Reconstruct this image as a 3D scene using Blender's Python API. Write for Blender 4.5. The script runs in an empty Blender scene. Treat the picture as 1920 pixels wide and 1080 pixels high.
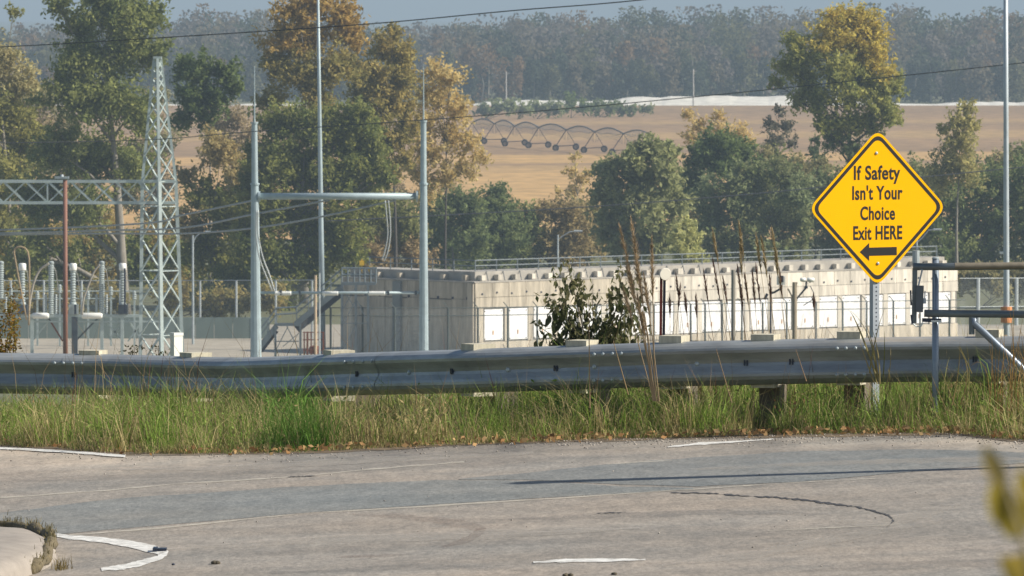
import bpy, math, random
import numpy as np
from mathutils import Vector, Matrix

random.seed(7)
RNG = np.random.default_rng(7)
SC = bpy.context.scene
COL = SC.collection

# ------------------------------------------------------------------ camera
F = 15540.0            # focal length in pixels of a 1920 wide frame
YH = -15.0             # image row of eye level
EYE = 37.5             # eye height above the valley floor
PITCH = math.atan((540 - YH) / F)
cam_data = bpy.data.cameras.new('camera')
cam = bpy.data.objects.new('camera', cam_data)
COL.objects.link(cam)
cam_data.sensor_width = 36.0
cam_data.lens = F / 1920 * 36.0
cam_data.clip_start = 0.5
cam_data.clip_end = 80000
cam.location = (0, 0, EYE)
cam.rotation_euler = (math.pi / 2 - PITCH, 0, 0)
cam_data.dof.use_dof = True
cam_data.dof.focus_distance = 72
cam_data.dof.aperture_fstop = 26
SC.camera = cam

# ------------------------------------------------------------------ sky, sun, exposure
SUN_AZ = math.radians(98)      # clockwise from +Y: from the right
SUN_EL = math.radians(36)
world = bpy.data.worlds.new('World')
SC.world = world
world.use_nodes = True
wn = world.node_tree.nodes
wl = world.node_tree.links
bg = wn['Background']
sky = wn.new('ShaderNodeTexSky')
sky.sky_type = 'NISHITA'
sky.sun_disc = False
sky.sun_elevation = SUN_EL
sky.sun_rotation = SUN_AZ
sky.air_density = 1.0
sky.dust_density = 1.0
wl.new(sky.outputs[0], bg.inputs[0])
bg.inputs[1].default_value = 0.08
sun_data = bpy.data.lights.new('sun', 'SUN')
sun = bpy.data.objects.new('sun', sun_data)
COL.objects.link(sun)
sun_data.energy = 4.6
sun_data.angle = math.radians(0.55)
sun_data.color = (1.0, 0.93, 0.82)
sdir = Vector((math.sin(SUN_AZ) * math.cos(SUN_EL), math.cos(SUN_AZ) * math.cos(SUN_EL), math.sin(SUN_EL)))
sun.rotation_euler = (-sdir).to_track_quat('-Z', 'Y').to_euler()
sun.location = (60, 0, 90)
SC.view_settings.view_transform = 'Standard'
SC.view_settings.look = 'None'
SC.view_settings.exposure = 0.45
SC.view_settings.gamma = 1.0
SC.render.engine = 'CYCLES'
SC.cycles.max_bounces = 6
SC.cycles.transparent_max_bounces = 16
SC.cycles.volume_bounces = 0
SC.cycles.use_denoising = True

# ------------------------------------------------------------------ helpers
FW = Vector((0, math.cos(PITCH), -math.sin(PITCH)))
UP = Vector((0, math.sin(PITCH), math.cos(PITCH)))

def P(px, py, Y):
    """world point at distance Y seen at photo pixel (px, py)"""
    d = FW + UP * ((540 - py) / F) + Vector(((px - 960) / F, 0, 0))
    k = Y / d.y
    return Vector((d.x * k, Y, EYE + d.z * k))

def S(Y):
    return F / Y        # pixels per metre

RD0, RSL = 3.2, 0.04   # the road lies 3.2 m below the eye and climbs 4 % to the right

def roadpt(px, py, lift=0.0):
    d = FW + UP * ((540 - py) / F) + Vector(((px - 960) / F, 0, 0))
    k = (-RD0 + lift) / (d.z - RSL * d.x)
    return Vector((d.x * k, d.y * k, EYE + d.z * k))

def roadz(X):
    return EYE - RD0 + RSL * X

PROF = [(-60, 1.75), (0, 1.75), (15, 2.35), (30, 2.98), (36, 3.32), (56.5, 3.30), (58.5, 3.23), (61, 3.22), (64, 3.30),
        (67, 3.45), (70, 3.9), (78, 5.2), (120, 9.0), (200, 14.0), (400, 23.0), (600, 31.0), (780, 37.5), (60000, 37.5)]
PX = np.array([p[0] for p in PROF], float)
PD = np.array([p[1] for p in PROF], float)
RE = 6.0e6

def zg(X, Y):
    """terrain height (numpy friendly)"""
    X = np.asarray(X, float); Y = np.asarray(Y, float)
    d = np.interp(Y, PX, PD)
    fade = np.clip((130 - Y) / 60.0, 0, 1)
    return EYE - d + RSL * np.clip(X, -14, 14) * fade - Y * Y / (2 * RE)

def ZG(X, Y):
    return float(zg(X, Y))

# ---- materials
MATS = {}

def nodes_of(name):
    m = bpy.data.materials.new(name)
    m.use_nodes = True
    nt = m.node_tree
    return m, nt, nt.nodes['Principled BSDF']

def mat(name, col, rough=0.7, metal=0.0, var=0.25, scale=3.0, bump=0.0, col2=None, stretch=None, detail=6.0, rnd=0.0, spec=None):
    if name in MATS:
        return MATS[name]
    m, nt, b = nodes_of(name)
    N, L = nt.nodes, nt.links
    geo = N.new('ShaderNodeNewGeometry')
    mp = N.new('ShaderNodeMapping')
    if stretch:
        mp.inputs['Scale'].default_value = stretch
    L.new(geo.outputs['Position'], mp.inputs['Vector'])
    tx = N.new('ShaderNodeTexNoise')
    tx.inputs['Scale'].default_value = scale
    tx.inputs['Detail'].default_value = detail
    tx.inputs['Roughness'].default_value = 0.65
    L.new(mp.outputs[0], tx.inputs['Vector'])
    rp = N.new('ShaderNodeValToRGB')
    c2 = col2 if col2 else tuple(min(1, c * (1 + var)) for c in col)
    c1 = tuple(c * (1 - var) for c in col)
    rp.color_ramp.elements[0].color = (*c1, 1)
    rp.color_ramp.elements[0].position = 0.3
    rp.color_ramp.elements[1].color = (*c2, 1)
    rp.color_ramp.elements[1].position = 0.7
    L.new(tx.outputs['Fac'], rp.inputs['Fac'])
    out = rp.outputs['Color']
    if rnd:
        oi = N.new('ShaderNodeObjectInfo')
        mr = N.new('ShaderNodeMapRange')
        mr.inputs['To Min'].default_value = 1 - rnd
        mr.inputs['To Max'].default_value = 1 + rnd
        L.new(oi.outputs['Random'], mr.inputs['Value'])
        hs = N.new('ShaderNodeHueSaturation')
        L.new(mr.outputs[0], hs.inputs['Value'])
        L.new(out, hs.inputs['Color'])
        out = hs.outputs['Color']
    L.new(out, b.inputs['Base Color'])
    b.inputs['Roughness'].default_value = rough
    b.inputs['Metallic'].default_value = metal
    if spec is not None:
        b.inputs['Specular IOR Level'].default_value = spec
    if bump:
        bp = N.new('ShaderNodeBump')
        bp.inputs['Strength'].default_value = 0.6
        bp.inputs['Distance'].default_value = bump
        L.new(tx.outputs['Fac'], bp.inputs['Height'])
        L.new(bp.outputs[0], b.inputs['Normal'])
    MATS[name] = m
    return m

def leafmat(name, transl=0.35, rough=0.75):
    if name in MATS:
        return MATS[name]
    m, nt, b = nodes_of(name)
    N, L = nt.nodes, nt.links
    at = N.new('ShaderNodeAttribute')
    at.attribute_name = 'tint'
    L.new(at.outputs['Color'], b.inputs['Base Color'])
    b.inputs['Roughness'].default_value = rough
    b.inputs['Specular IOR Level'].default_value = 0.2
    tr = N.new('ShaderNodeBsdfTranslucent')
    L.new(at.outputs['Color'], tr.inputs['Color'])
    mx = N.new('ShaderNodeMixShader')
    mx.inputs[0].default_value = transl
    L.new(b.outputs[0], mx.inputs[1])
    L.new(tr.outputs[0], mx.inputs[2])
    L.new(mx.outputs[0], nt.nodes['Material Output'].inputs['Surface'])
    MATS[name] = m
    return m

def sheer(name, col, opacity, rough=0.6, metal=0.0, scale=4.0):
    if name in MATS:
        return MATS[name]
    m, nt, b = nodes_of(name)
    N, L = nt.nodes, nt.links
    b.inputs['Base Color'].default_value = (*col, 1)
    b.inputs['Roughness'].default_value = rough
    b.inputs['Metallic'].default_value = metal
    tx = N.new('ShaderNodeTexNoise')
    tx.inputs['Scale'].default_value = scale
    tx.inputs['Detail'].default_value = 6.0
    geo = N.new('ShaderNodeNewGeometry')
    L.new(geo.outputs['Position'], tx.inputs['Vector'])
    mr = N.new('ShaderNodeMapRange')
    mr.inputs['From Min'].default_value = 0.3
    mr.inputs['From Max'].default_value = 0.7
    mr.inputs['To Min'].default_value = opacity * 0.5
    mr.inputs['To Max'].default_value = opacity * 1.5
    L.new(tx.outputs['Fac'], mr.inputs['Value'])
    L.new(mr.outputs[0], b.inputs['Alpha'])
    MATS[name] = m
    return m

GALV = mat('galvanised_steel', (0.42, 0.47, 0.48), 0.5, 0.35, 0.18, 1.5)
STEEL = mat('pale_blue_grey_steel', (0.36, 0.44, 0.46), 0.55, 0.2, 0.14, 1.2)
LATT = mat('lattice_steel', (0.42, 0.49, 0.47), 0.6, 0.15, 0.15, 1.5)
DARKST = mat('dark_steel', (0.07, 0.085, 0.10), 0.55, 0.3, 0.25, 2.0)
NAVY = mat('dark_navy_paint', (0.02, 0.028, 0.05), 0.45, 0.1, 0.25, 4.0)
PORC = mat('white_porcelain', (0.86, 0.86, 0.80), 0.3, 0.0, 0.05, 2.0)
GREYPORC = mat('grey_porcelain', (0.36, 0.41, 0.40), 0.35, 0.0, 0.12, 3.0)
RUST = mat('rusty_steel', (0.20, 0.075, 0.04), 0.85, 0.1, 0.35, 5.0)
REDPOLE = mat('red_brown_paint', (0.24, 0.105, 0.065), 0.7, 0.0, 0.2, 1.2, stretch=(1, 1, 0.3))
WOOD = mat('weathered_wood', (0.33, 0.27, 0.19), 0.85, 0.0, 0.3, 3.0, stretch=(6, 6, 0.6))
PALEWOOD = mat('pale_cut_wood', (0.62, 0.58, 0.44), 0.85, 0.0, 0.25, 14.0)
CONC = mat('concrete', (0.43, 0.38, 0.295), 0.9, 0.0, 0.4, 1.3, stretch=(1, 1, 0.16), rnd=0.09)
CONCPALE = mat('pale_concrete', (0.56, 0.515, 0.43), 0.9, 0.0, 0.36, 1.3, stretch=(1, 1, 0.16), rnd=0.12)
CONCDARK = mat('concrete_joint', (0.20, 0.19, 0.165), 0.95, 0.0, 0.2, 1.0)
ROOFC = mat('roof_concrete', (0.36, 0.335, 0.29), 0.9, 0.0, 0.2, 0.6)
DOORW = mat('white_sheet_panel', (0.80, 0.80, 0.79), 0.6, 0.0, 0.2, 1.6, stretch=(1, 1, .5), rnd=0.08)
BARK = mat('pale_grey_bark', (0.24, 0.215, 0.175), 0.9, 0.0, 0.35, 1.5, stretch=(2, 2, 0.4))
BARKD = mat('dark_bark', (0.075, 0.065, 0.055), 0.9, 0.0, 0.3, 1.5, stretch=(2, 2, 0.4))
LEAF = leafmat('leaf_tint', 0.5)
GRASSM = leafmat('grass_tint', 0.38)
DRYM = leafmat('dry_plant_tint', 0.22)
WIREM = mat('cable', (0.07, 0.075, 0.08), 0.6, 0.2, 0.2, 3.0)
CABLEW = mat('bright_cable', (0.5, 0.52, 0.5), 0.45, 0.3, 0.1, 3.0)
CHAIN = sheer('chain_link_mesh', (0.40, 0.43, 0.42), 0.11, 0.6, 0.2)

# ---- meshes
class MB:
    def __init__(self):
        self.v = []; self.f = []
    def add(self, vs, fs):
        o = len(self.v)
        self.v += [tuple(p) for p in vs]
        self.f += [tuple(i + o for i in q) for q in fs]
        return self
    def box(self, c, h, rz=0.0, rx=0.0, ry=0.0):
        M = Matrix.Rotation(rz, 3, 'Z') @ Matrix.Rotation(ry, 3, 'Y') @ Matrix.Rotation(rx, 3, 'X')
        c = Vector(c)
        vs = [c + M @ Vector((sx * h[0], sy * h[1], sz * h[2])) for sx in (-1, 1) for sy in (-1, 1) for sz in (-1, 1)]
        return self.add(vs, [(0, 1, 3, 2), (4, 6, 7, 5), (0, 4, 5, 1), (2, 3, 7, 6), (0, 2, 6, 4), (1, 5, 7, 3)])
    def tube(self, pts, rad, n=8, cap=True):
        pts = [Vector(p) for p in pts]
        if not hasattr(rad, '__len__'):
            rad = [rad] * len(pts)
        rings = []
        prev = None
        for i, p in enumerate(pts):
            t = (pts[min(i + 1, len(pts) - 1)] - pts[max(i - 1, 0)]).normalized()
            if prev is None:
                a = t.orthogonal().normalized()
            else:
                a = (prev - t * prev.dot(t))
                a = a.normalized() if a.length > 1e-6 else t.orthogonal().normalized()
            prev = a
            b = t.cross(a)
            rings.append([p + (a * math.cos(2 * math.pi * k / n) + b * math.sin(2 * math.pi * k / n)) * rad[i] for k in range(n)])
        vs = [q for r in rings for q in r]
        fs = []
        for i in range(len(pts) - 1):
            for k in range(n):
                k2 = (k + 1) % n
                fs.append((i * n + k, i * n + k2, (i + 1) * n + k2, (i + 1) * n + k))
        if cap:
            fs.append(tuple(range(n - 1, -1, -1)))
            fs.append(tuple((len(pts) - 1) * n + k for k in range(n)))
        return self.add(vs, fs)
    def bar(self, p0, p1, w, d=None):
        """rectangular bar between two points"""
        d = d or w
        p0 = Vector(p0); p1 = Vector(p1)
        t = (p1 - p0).normalized()
        a = t.cross(Vector((0, 0, 1)))
        a = a.normalized() if a.length > 1e-4 else Vector((1, 0, 0))
        b = a.cross(t)
        vs = []
        for p in (p0, p1):
            for sa, sb in ((-1, -1), (1, -1), (1, 1), (-1, 1)):
                vs.append(p + a * sa * w / 2 + b * sb * d / 2)
        return self.add(vs, [(3, 2, 1, 0), (4, 5, 6, 7), (0, 1, 5, 4), (1, 2, 6, 5), (2, 3, 7, 6), (3, 0, 4, 7)])
    def lathe(self, base, prof, n=14, axis=(0, 0, 1)):
        ax = Vector(axis).normalized()
        a = ax.orthogonal().normalized(); b = ax.cross(a)
        base = Vector(base)
        vs = []
        for r, h in prof:
            for k in range(n):
                an = 2 * math.pi * k / n
                vs.append(base + ax * h + (a * math.cos(an) + b * math.sin(an)) * r)
        fs = []
        for i in range(len(prof) - 1):
            for k in range(n):
                k2 = (k + 1) % n
                fs.append((i * n + k, i * n + k2, (i + 1) * n + k2, (i + 1) * n + k))
        fs.append(tuple(range(n - 1, -1, -1)))
        fs.append(tuple((len(prof) - 1) * n + k for k in range(n)))
        return self.add(vs, fs)
    def build(self, name, m, parent=None, smooth=False, origin=None):
        org = Vector((0, 0, 0))
        if parent is not None:
            org = ORG.get(parent.name, org)
        elif origin is not None:
            org = Vector(origin)
        me = bpy.data.meshes.new(name)
        me.from_pydata([(p[0] - org.x, p[1] - org.y, p[2] - org.z) for p in self.v], [], self.f)
        me.materials.append(m)
        if smooth:
            me.polygons.foreach_set('use_smooth', [True] * len(me.polygons))
        me.update()
        o = bpy.data.objects.new(name, me)
        COL.objects.link(o)
        if parent is not None:
            o.parent = parent
        else:
            o.location = org
        ORG[o.name] = org
        return o

ORG = {}

def thing(name, label, cat, loc, group=None):
    o = bpy.data.objects.new(name, None)
    o.empty_display_size = 0.3
    COL.objects.link(o)
    o.location = loc
    ORG[o.name] = Vector(loc)
    return tag(o, label, cat, group)

def tag(o, label, cat, group=None):
    o['label'] = label
    o['category'] = cat
    if group:
        o['group'] = group
    return o

def struct(o, label=None):
    o['kind'] = 'structure'
    if label:
        o['label'] = label
    return o

def stuff(o, label=None, cat=None):
    o['kind'] = 'stuff'
    if label:
        o['label'] = label
    if cat:
        o['category'] = cat
    return o

def npmesh(name, V, Fc, tint=None, m=None, parent=None, smooth=False, origin=None):
    """V (n,3), Fc (k,3|4); tint (n,3)"""
    org = Vector((0, 0, 0))
    if parent is not None:
        org = ORG.get(parent.name, org)
    elif origin is not None:
        org = Vector(origin)
    V = np.asarray(V, np.float64) - np.array(org)
    Fc = np.asarray(Fc, np.int32)
    me = bpy.data.meshes.new(name)
    me.vertices.add(len(V))
    me.vertices.foreach_set('co', V.astype(np.float32).ravel())
    k = Fc.shape[1]
    me.loops.add(Fc.size)
    me.loops.foreach_set('vertex_index', Fc.ravel())
    me.polygons.add(len(Fc))
    me.polygons.foreach_set('loop_start', np.arange(0, Fc.size, k, dtype=np.int32))
    me.polygons.foreach_set('loop_total', np.full(len(Fc), k, np.int32))
    if smooth:
        me.polygons.foreach_set('use_smooth', np.ones(len(Fc), bool))
    if tint is not None:
        a = me.attributes.new('tint', 'FLOAT_COLOR', 'POINT')
        c = np.ones((len(V), 4), np.float32)
        c[:, :3] = tint
        a.data.foreach_set('color', c.ravel())
    me.update(calc_edges=True)
    me.validate()
    if m:
        me.materials.append(m)
    o = bpy.data.objects.new(name, me)
    COL.objects.link(o)
    if parent is not None:
        o.parent = parent
    else:
        o.location = org
    ORG[o.name] = org
    return o

def leaves_np(C, L, W, col, flat=0.0):
    """rhombic leaf faces at centres C with random orientation"""
    n = len(C)
    a = RNG.normal(size=(n, 3)); a[:, 2] *= (1 - flat)
    a /= np.linalg.norm(a, axis=1)[:, None] + 1e-9
    b = RNG.normal(size=(n, 3))
    b -= a * (a * b).sum(1)[:, None]
    b /= np.linalg.norm(b, axis=1)[:, None] + 1e-9
    L = np.asarray(L).reshape(-1, 1); W = np.asarray(W).reshape(-1, 1)
    V = np.stack([C - a * L, C + b * W - a * L * 0.15, C + a * L, C - b * W - a * L * 0.15], 1).reshape(-1, 3)
    Fc = np.arange(4 * n).reshape(n, 4)
    return V, Fc, np.repeat(col, 4, axis=0)

# ------------------------------------------------------------------ ground, road, yard, fields, levee
def grid_sheet(name, xs, ys, zf, m):
    xs = np.asarray(xs, float); ys = np.asarray(ys, float)
    GX, GY = np.meshgrid(xs, ys)
    V = np.stack([GX, GY, zf(GX, GY)], -1).reshape(-1, 3)
    nx = len(xs); fs = []
    for j in range(len(ys) - 1):
        for i in range(nx - 1):
            fs.append((j * nx + i, j * nx + i + 1, (j + 1) * nx + i + 1, (j + 1) * nx + i))
    return npmesh(name, V, fs, None, m, smooth=True)

GROUND = mat('dry_grass_ground', (0.17, 0.145, 0.075), 0.95, 0.0, 0.35, 0.6, col2=(0.13, 0.15, 0.06), bump=0.02)
xs = [-9000, -4000, -2000, -900, -500, -250, -120, -70, -40, -25, -14] + list(np.linspace(-10, 10, 21)) + [14, 25, 40, 70, 120, 250, 500, 900, 2000, 4000, 9000]
ys = [-60, -20, 0, 8, 15, 22, 30, 36, 44, 52, 56, 58, 59.2, 60, 61, 62.5, 64, 65.5, 67, 70, 75, 85, 100, 120, 160, 200, 280, 400, 500, 600, 700, 780, 850, 1000, 1300,
      1700, 2200, 2800, 3500, 4500, 6000, 8000, 10000, 13000, 16000, 19000, 22000, 26000]
struct(grid_sheet('ground', xs, ys, zg, GROUND))

def road_material(name, ca, cb_):
    m, nt, b = nodes_of(name)
    N, L = nt.nodes, nt.links
    geo = N.new('ShaderNodeNewGeometry')
    def noise(scale, st, det=6.0, rough=0.6):
        mp = N.new('ShaderNodeMapping')
        mp.inputs['Scale'].default_value = st
        mp.inputs['Rotation'].default_value = (0, 0, math.radians(-11))
        L.new(geo.outputs['Position'], mp.inputs['Vector'])
        t = N.new('ShaderNodeTexNoise')
        t.inputs['Scale'].default_value = scale
        t.inputs['Detail'].default_value = det
        t.inputs['Roughness'].default_value = rough
        L.new(mp.outputs[0], t.inputs['Vector'])
        return t
    n1 = noise(0.9, (0.22, 1, 1))
    n2 = noise(38, (1, 0.25, 1), 3, 0.75)
    n3 = noise(0.35, (1, 1, 1), 5)
    n4 = noise(7.0, (1, 0.3, 1), 4, 0.7)
    r4 = N.new('ShaderNodeValToRGB')
    r4.color_ramp.elements[0].position = 0.32
    r4.color_ramp.elements[0].color = (0.80, 0.81, 0.82, 1)
    r4.color_ramp.elements[1].position = 0.7
    r4.color_ramp.elements[1].color = (1.14, 1.12, 1.1, 1)
    L.new(n4.outputs['Fac'], r4.inputs['Fac'])
    r1 = N.new('ShaderNodeValToRGB')
    r1.color_ramp.elements[0].position = 0.35
    r1.color_ramp.elements[0].color = (*ca, 1)
    r1.color_ramp.elements[1].position = 0.68
    r1.color_ramp.elements[1].color = (*cb_, 1)
    L.new(n1.outputs['Fac'], r1.inputs['Fac'])
    r3 = N.new('ShaderNodeValToRGB')
    r3.color_ramp.elements[0].position = 0.4
    r3.color_ramp.elements[0].color = (0.93, 0.95, 0.97, 1)
    r3.color_ramp.elements[1].position = 0.65
    r3.color_ramp.elements[1].color = (1.06, 1.0, 0.95, 1)
    L.new(n3.outputs['Fac'], r3.inputs['Fac'])
    r2 = N.new('ShaderNodeValToRGB')
    r2.color_ramp.elements[0].position = 0.3
    r2.color_ramp.elements[0].color = (0.72, 0.72, 0.72, 1)
    r2.color_ramp.elements[1].position = 0.72
    r2.color_ramp.elements[1].color = (1.22, 1.2, 1.18, 1)
    L.new(n2.outputs['Fac'], r2.inputs['Fac'])
    def mul(a, c):
        x = N.new('ShaderNodeMix')
        x.data_type = 'RGBA'; x.blend_type = 'MULTIPLY'
        x.inputs['Factor'].default_value = 1.0
        L.new(a, x.inputs['A']); L.new(c, x.inputs['B'])
        return x.outputs['Result']
    L.new(mul(mul(mul(r1.outputs[0], r3.outputs[0]), r2.outputs[0]), r4.outputs[0]), b.inputs['Base Color'])
    b.inputs['Roughness'].default_value = 0.9
    b.inputs['Specular IOR Level'].default_value = 0.25
    bp = N.new('ShaderNodeBump')
    bp.inputs['Strength'].default_value = 0.5
    bp.inputs['Distance'].default_value = 0.006
    L.new(n2.outputs['Fac'], bp.inputs['Height'])
    L.new(bp.outputs[0], b.inputs['Normal'])
    return m

EDGE_PX = [(-700, 826), (-300, 829), (0, 834), (120, 841), (235, 850), (400, 850), (540, 848), (760, 838), (960, 829), (1140, 822), (1300, 819), (1500, 814), (1700, 812),
           (1800, 812), (1860, 820), (1920, 824), (2200, 830), (2600, 835)]
EDGE = [roadpt(*p) for p in EDGE_PX]
EX = np.array([p.x for p in EDGE]); EY = np.array([p.y for p in EDGE])
order = np.argsort(EX); EX = EX[order]; EY = EY[order]

def edge_y(X):
    return np.interp(X, EX, EY)

rx = np.concatenate([[-16, -12, -9], np.linspace(-7, 7, 85), [9, 12, 16]])
jit = np.array([0.05 * math.sin(7.3 * x) + 0.04 * math.sin(17.1 * x + 1) + 0.03 * math.sin(41 * x) for x in rx])
rv = []; rf = []
nr = 8
for i, x in enumerate(rx):
    ye = float(edge_y(x)) + jit[i] * 0.6
    for j in range(nr):
        t = j / (nr - 1)
        y = 37 + (ye - 37) * t
        rv.append((x, y, roadz(x)))
    rv.append((x, ye + 0.02, roadz(x) - 0.16))
for i in range(len(rx) - 1):
    for j in range(nr):
        a = i * (nr + 1) + j
        rf.append((a, a + nr + 1, a + nr + 2, a + 1))
road = struct(npmesh('road', rv, rf, None, road_material('worn_asphalt', (0.255, 0.238, 0.21), (0.36, 0.328, 0.284))))

def strip(name, pts, halfw, m, lift, parent, jitter=0.0, smoothn=6):
    """flat strip on the road through pixel points; halfw in pixels of the photo's rows"""
    vs = []; fs = []
    fine = []
    for (x0, y0, w0), (x1, y1, w1) in zip(pts[:-1], pts[1:]):
        for k in range(smoothn):
            t = k / smoothn
            fine.append((x0 + (x1 - x0) * t, y0 + (y1 - y0) * t, w0 + (w1 - w0) * t))
    fine.append(pts[-1])
    for i, (x, y, w) in enumerate(fine):
        j1 = jitter * random.uniform(-1, 1); j2 = jitter * random.uniform(-1, 1)
        nx, ny = 0.0, 1.0
        a = fine[max(0, i - 1)]; c = fine[min(len(fine) - 1, i + 1)]
        dx, dy = c[0] - a[0], (c[1] - a[1]) * 3
        ln = math.hypot(dx, dy) or 1
        nx, ny = -dy / ln, dx / ln
        vs.append(roadpt(x + nx * (w + j1), y + ny * (w + j1), lift))
        vs.append(roadpt(x - nx * (w + j2), y - ny * (w + j2), lift))
    for i in range(len(fine) - 1):
        fs.append((2 * i, 2 * i + 1, 2 * i + 3, 2 * i + 2))
    o = MB().add(vs, fs).build(name, m, parent)
    return o

def poly_on_road(name, up, lo, m, lift, parent, n=60, jit=0.8):
    xs_ = np.linspace(max(up[0][0], lo[0][0]), min(up[-1][0], lo[-1][0]), n)
    vs = []; fs = []
    for x in xs_:
        yu = np.interp(x, [p[0] for p in up], [p[1] for p in up]) + random.uniform(-jit, jit)
        yl = np.interp(x, [p[0] for p in lo], [p[1] for p in lo]) + random.uniform(-jit, jit) * 0.5
        vs.append(roadpt(x, yu, lift)); vs.append(roadpt(x, yl, lift))
    for i in range(n - 1):
        fs.append((2 * i, 2 * i + 1, 2 * i + 3, 2 * i + 2))
    return MB().add(vs, fs).build(name, m, parent)

PATCH = road_material('grey_asphalt_patch', (0.20, 0.212, 0.205), (0.26, 0.266, 0.252))
PATCH2 = road_material('darker_asphalt_patch', (0.19, 0.202, 0.198), (0.25, 0.256, 0.244))
PAINT = sheer('white_road_paint', (0.76, 0.745, 0.69), 0.85, 0.75, 0.0, 14.0)
WORNP = sheer('worn_road_paint', (0.60, 0.55, 0.45), 0.5, 0.85, 0.0, 9.0)
TAR = mat('tar', (0.055, 0.052, 0.05), 0.7, 0.0, 0.3, 4.0)
poly_on_road('asphalt_strip', [(-600, 985), (0, 962), (200, 936), (560, 912), (760, 903), (830, 900), (1000, 901), (1160, 912), (1300, 914)],
             [(-600, 1030), (0, 1012), (90, 1003), (560, 962), (900, 940), (1150, 926), (1300, 917)], PATCH, 0.0015, road)
poly_on_road('asphalt_strip', [(860, 898), (1000, 886), (1160, 868), (1300, 858), (1500, 846), (1760, 842), (1920, 848), (2500, 850)],
             [(860, 899), (1000, 900), (1160, 908), (1300, 912), (1500, 903), (1760, 880), (1920, 868), (2500, 860)], PATCH2, 0.002, road)
strip('painted_line', [(84, 1000, 1.5), (130, 1007, 4), (190, 1012, 5), (240, 1019, 6.5), (285, 1029, 8), (308, 1036, 8), (300, 1045, 5), (262, 1056, 6), (230, 1063, 5), (190, 1067, 3)],
      0, PAINT, 0.004, road, 0.8)
strip('painted_line', [(-500, 826, 1.5), (0, 840, 2.0), (120, 846, 2.3), (235, 855, 2.2)], 0, PAINT, 0.007, road, 0.5)
strip('painted_line', [(265, 852.5, 0.8), (380, 852, 0.9)], 0, WORNP, 0.004, road, 0.4)
strip('painted_line', [(1252, 838, 1.0), (1310, 832, 2.2), (1380, 828, 1.6), (1450, 823, 0.8)], 0, PAINT, 0.004, road, 0.6)
strip('painted_line', [(1000, 1054, 0.8), (1060, 1051, 3), (1150, 1050, 3), (1210, 1049, 0.8)], 0, PAINT, 0.004, road, 0.8)
strip('painted_line', [(130, 1003, 0.9), (300, 990, 1.6), (560, 963, 0.7), (800, 949, 1.5), (1000, 937, 0.8), (1150, 927, 1.1), (1300, 917, 0.6), (1450, 907, 0.6), (1640, 897, 0.4)],
      0, WORNP, 0.003, road, 0.6)
strip('painted_line', [(0, 933, 0.8), (200, 919, 1.1), (330, 907, 0.7), (440, 901, 1.4), (560, 893, 0.5), (700, 879, 1.1), (870, 866, 0.8)], 0, WORNP, 0.003, road, 0.7)
strip('painted_line', [(1140, 870, 0.6), (1200, 866, 0.9), (1260, 863, 0.5)], 0, WORNP, 0.003, road, 0.4)
strip('painted_line', [(1440, 995, 0.4), (1560, 989, 0.9), (1690, 983, 0.4)], 0, WORNP, 0.003, road, 0.4)
strip('pavement_crack', [(1258, 923, 0.5), (1330, 925, 0.9), (1390, 929, 0.7), (1450, 932, 1.2), (1500, 936, 1.4), (1560, 944, 1.5), (1600, 949, 1.0), (1640, 958, 1.2), (1668, 967, 1.3),
                         (1676, 977, 1.0), (1664, 987, 0.6)], 0, TAR, 0.003, road, 1.2, 9)
PALEBAND = sheer('pale_worn_band', (0.46, 0.42, 0.36), 0.28, 0.9)
DARKBAND = sheer('dark_worn_band', (0.15, 0.15, 0.145), 0.13, 0.9)
for pts_, m_ in [([(-100, 905, 1), (150, 897, 5), (400, 888, 4), (640, 880, 1)], DARKBAND), ([(200, 880, 1), (420, 878, 5), (700, 862, 6), (1000, 850, 2)], PALEBAND),
                 ([(300, 1030, 1), (600, 1012, 7), (900, 1005, 6), (1200, 990, 2)], PALEBAND), ([(900, 975, 1), (1100, 968, 5), (1350, 960, 5), (1560, 965, 1)], DARKBAND),
                 ([(1240, 1060, 2), (1420, 1038, 8), (1600, 1005, 7), (1760, 978, 3)], PALEBAND), ([(1500, 1072, 1), (1700, 1060, 8), (1990, 1050, 6)], DARKBAND),
                 ([(1560, 975, 2), (1640, 985, 9), (1740, 960, 10), (1800, 945, 2)], PALEBAND), ([(500, 1075, 2), (800, 1062, 6), (1000, 1068, 2)], DARKBAND),
                 ([(1300, 880, 1), (1560, 868, 4), (1800, 862, 4), (2000, 860, 2)], PALEBAND)]:
    strip('worn_band', pts_, 0, m_, 0.0027, road, 1.6, 10)
for pts_ in [[(1120, 962, .3), (1150, 961, .6), (1180, 960, .3)], [(540, 894, .3), (565, 893, .6), (590, 892, .3)]]:
    strip('pavement_crack', pts_, 0, TAR, 0.0032, road, .7, 9)
STAIN = sheer('brown_tyre_stain', (0.14, 0.075, 0.05), 0.12, 0.9)
strip('tyre_stain', [(660, 964, 1), (740, 968, 4), (800, 973, 5), (860, 981, 8), (905, 992, 8), (880, 1010, 7), (830, 1026, 3)], 0, STAIN, 0.0035, road, 1.5)
strip('tyre_stain', [(640, 1044, 1), (700, 1042, 3), (770, 1039, 1)], 0, STAIN, 0.0035, road, 1.0)

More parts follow.
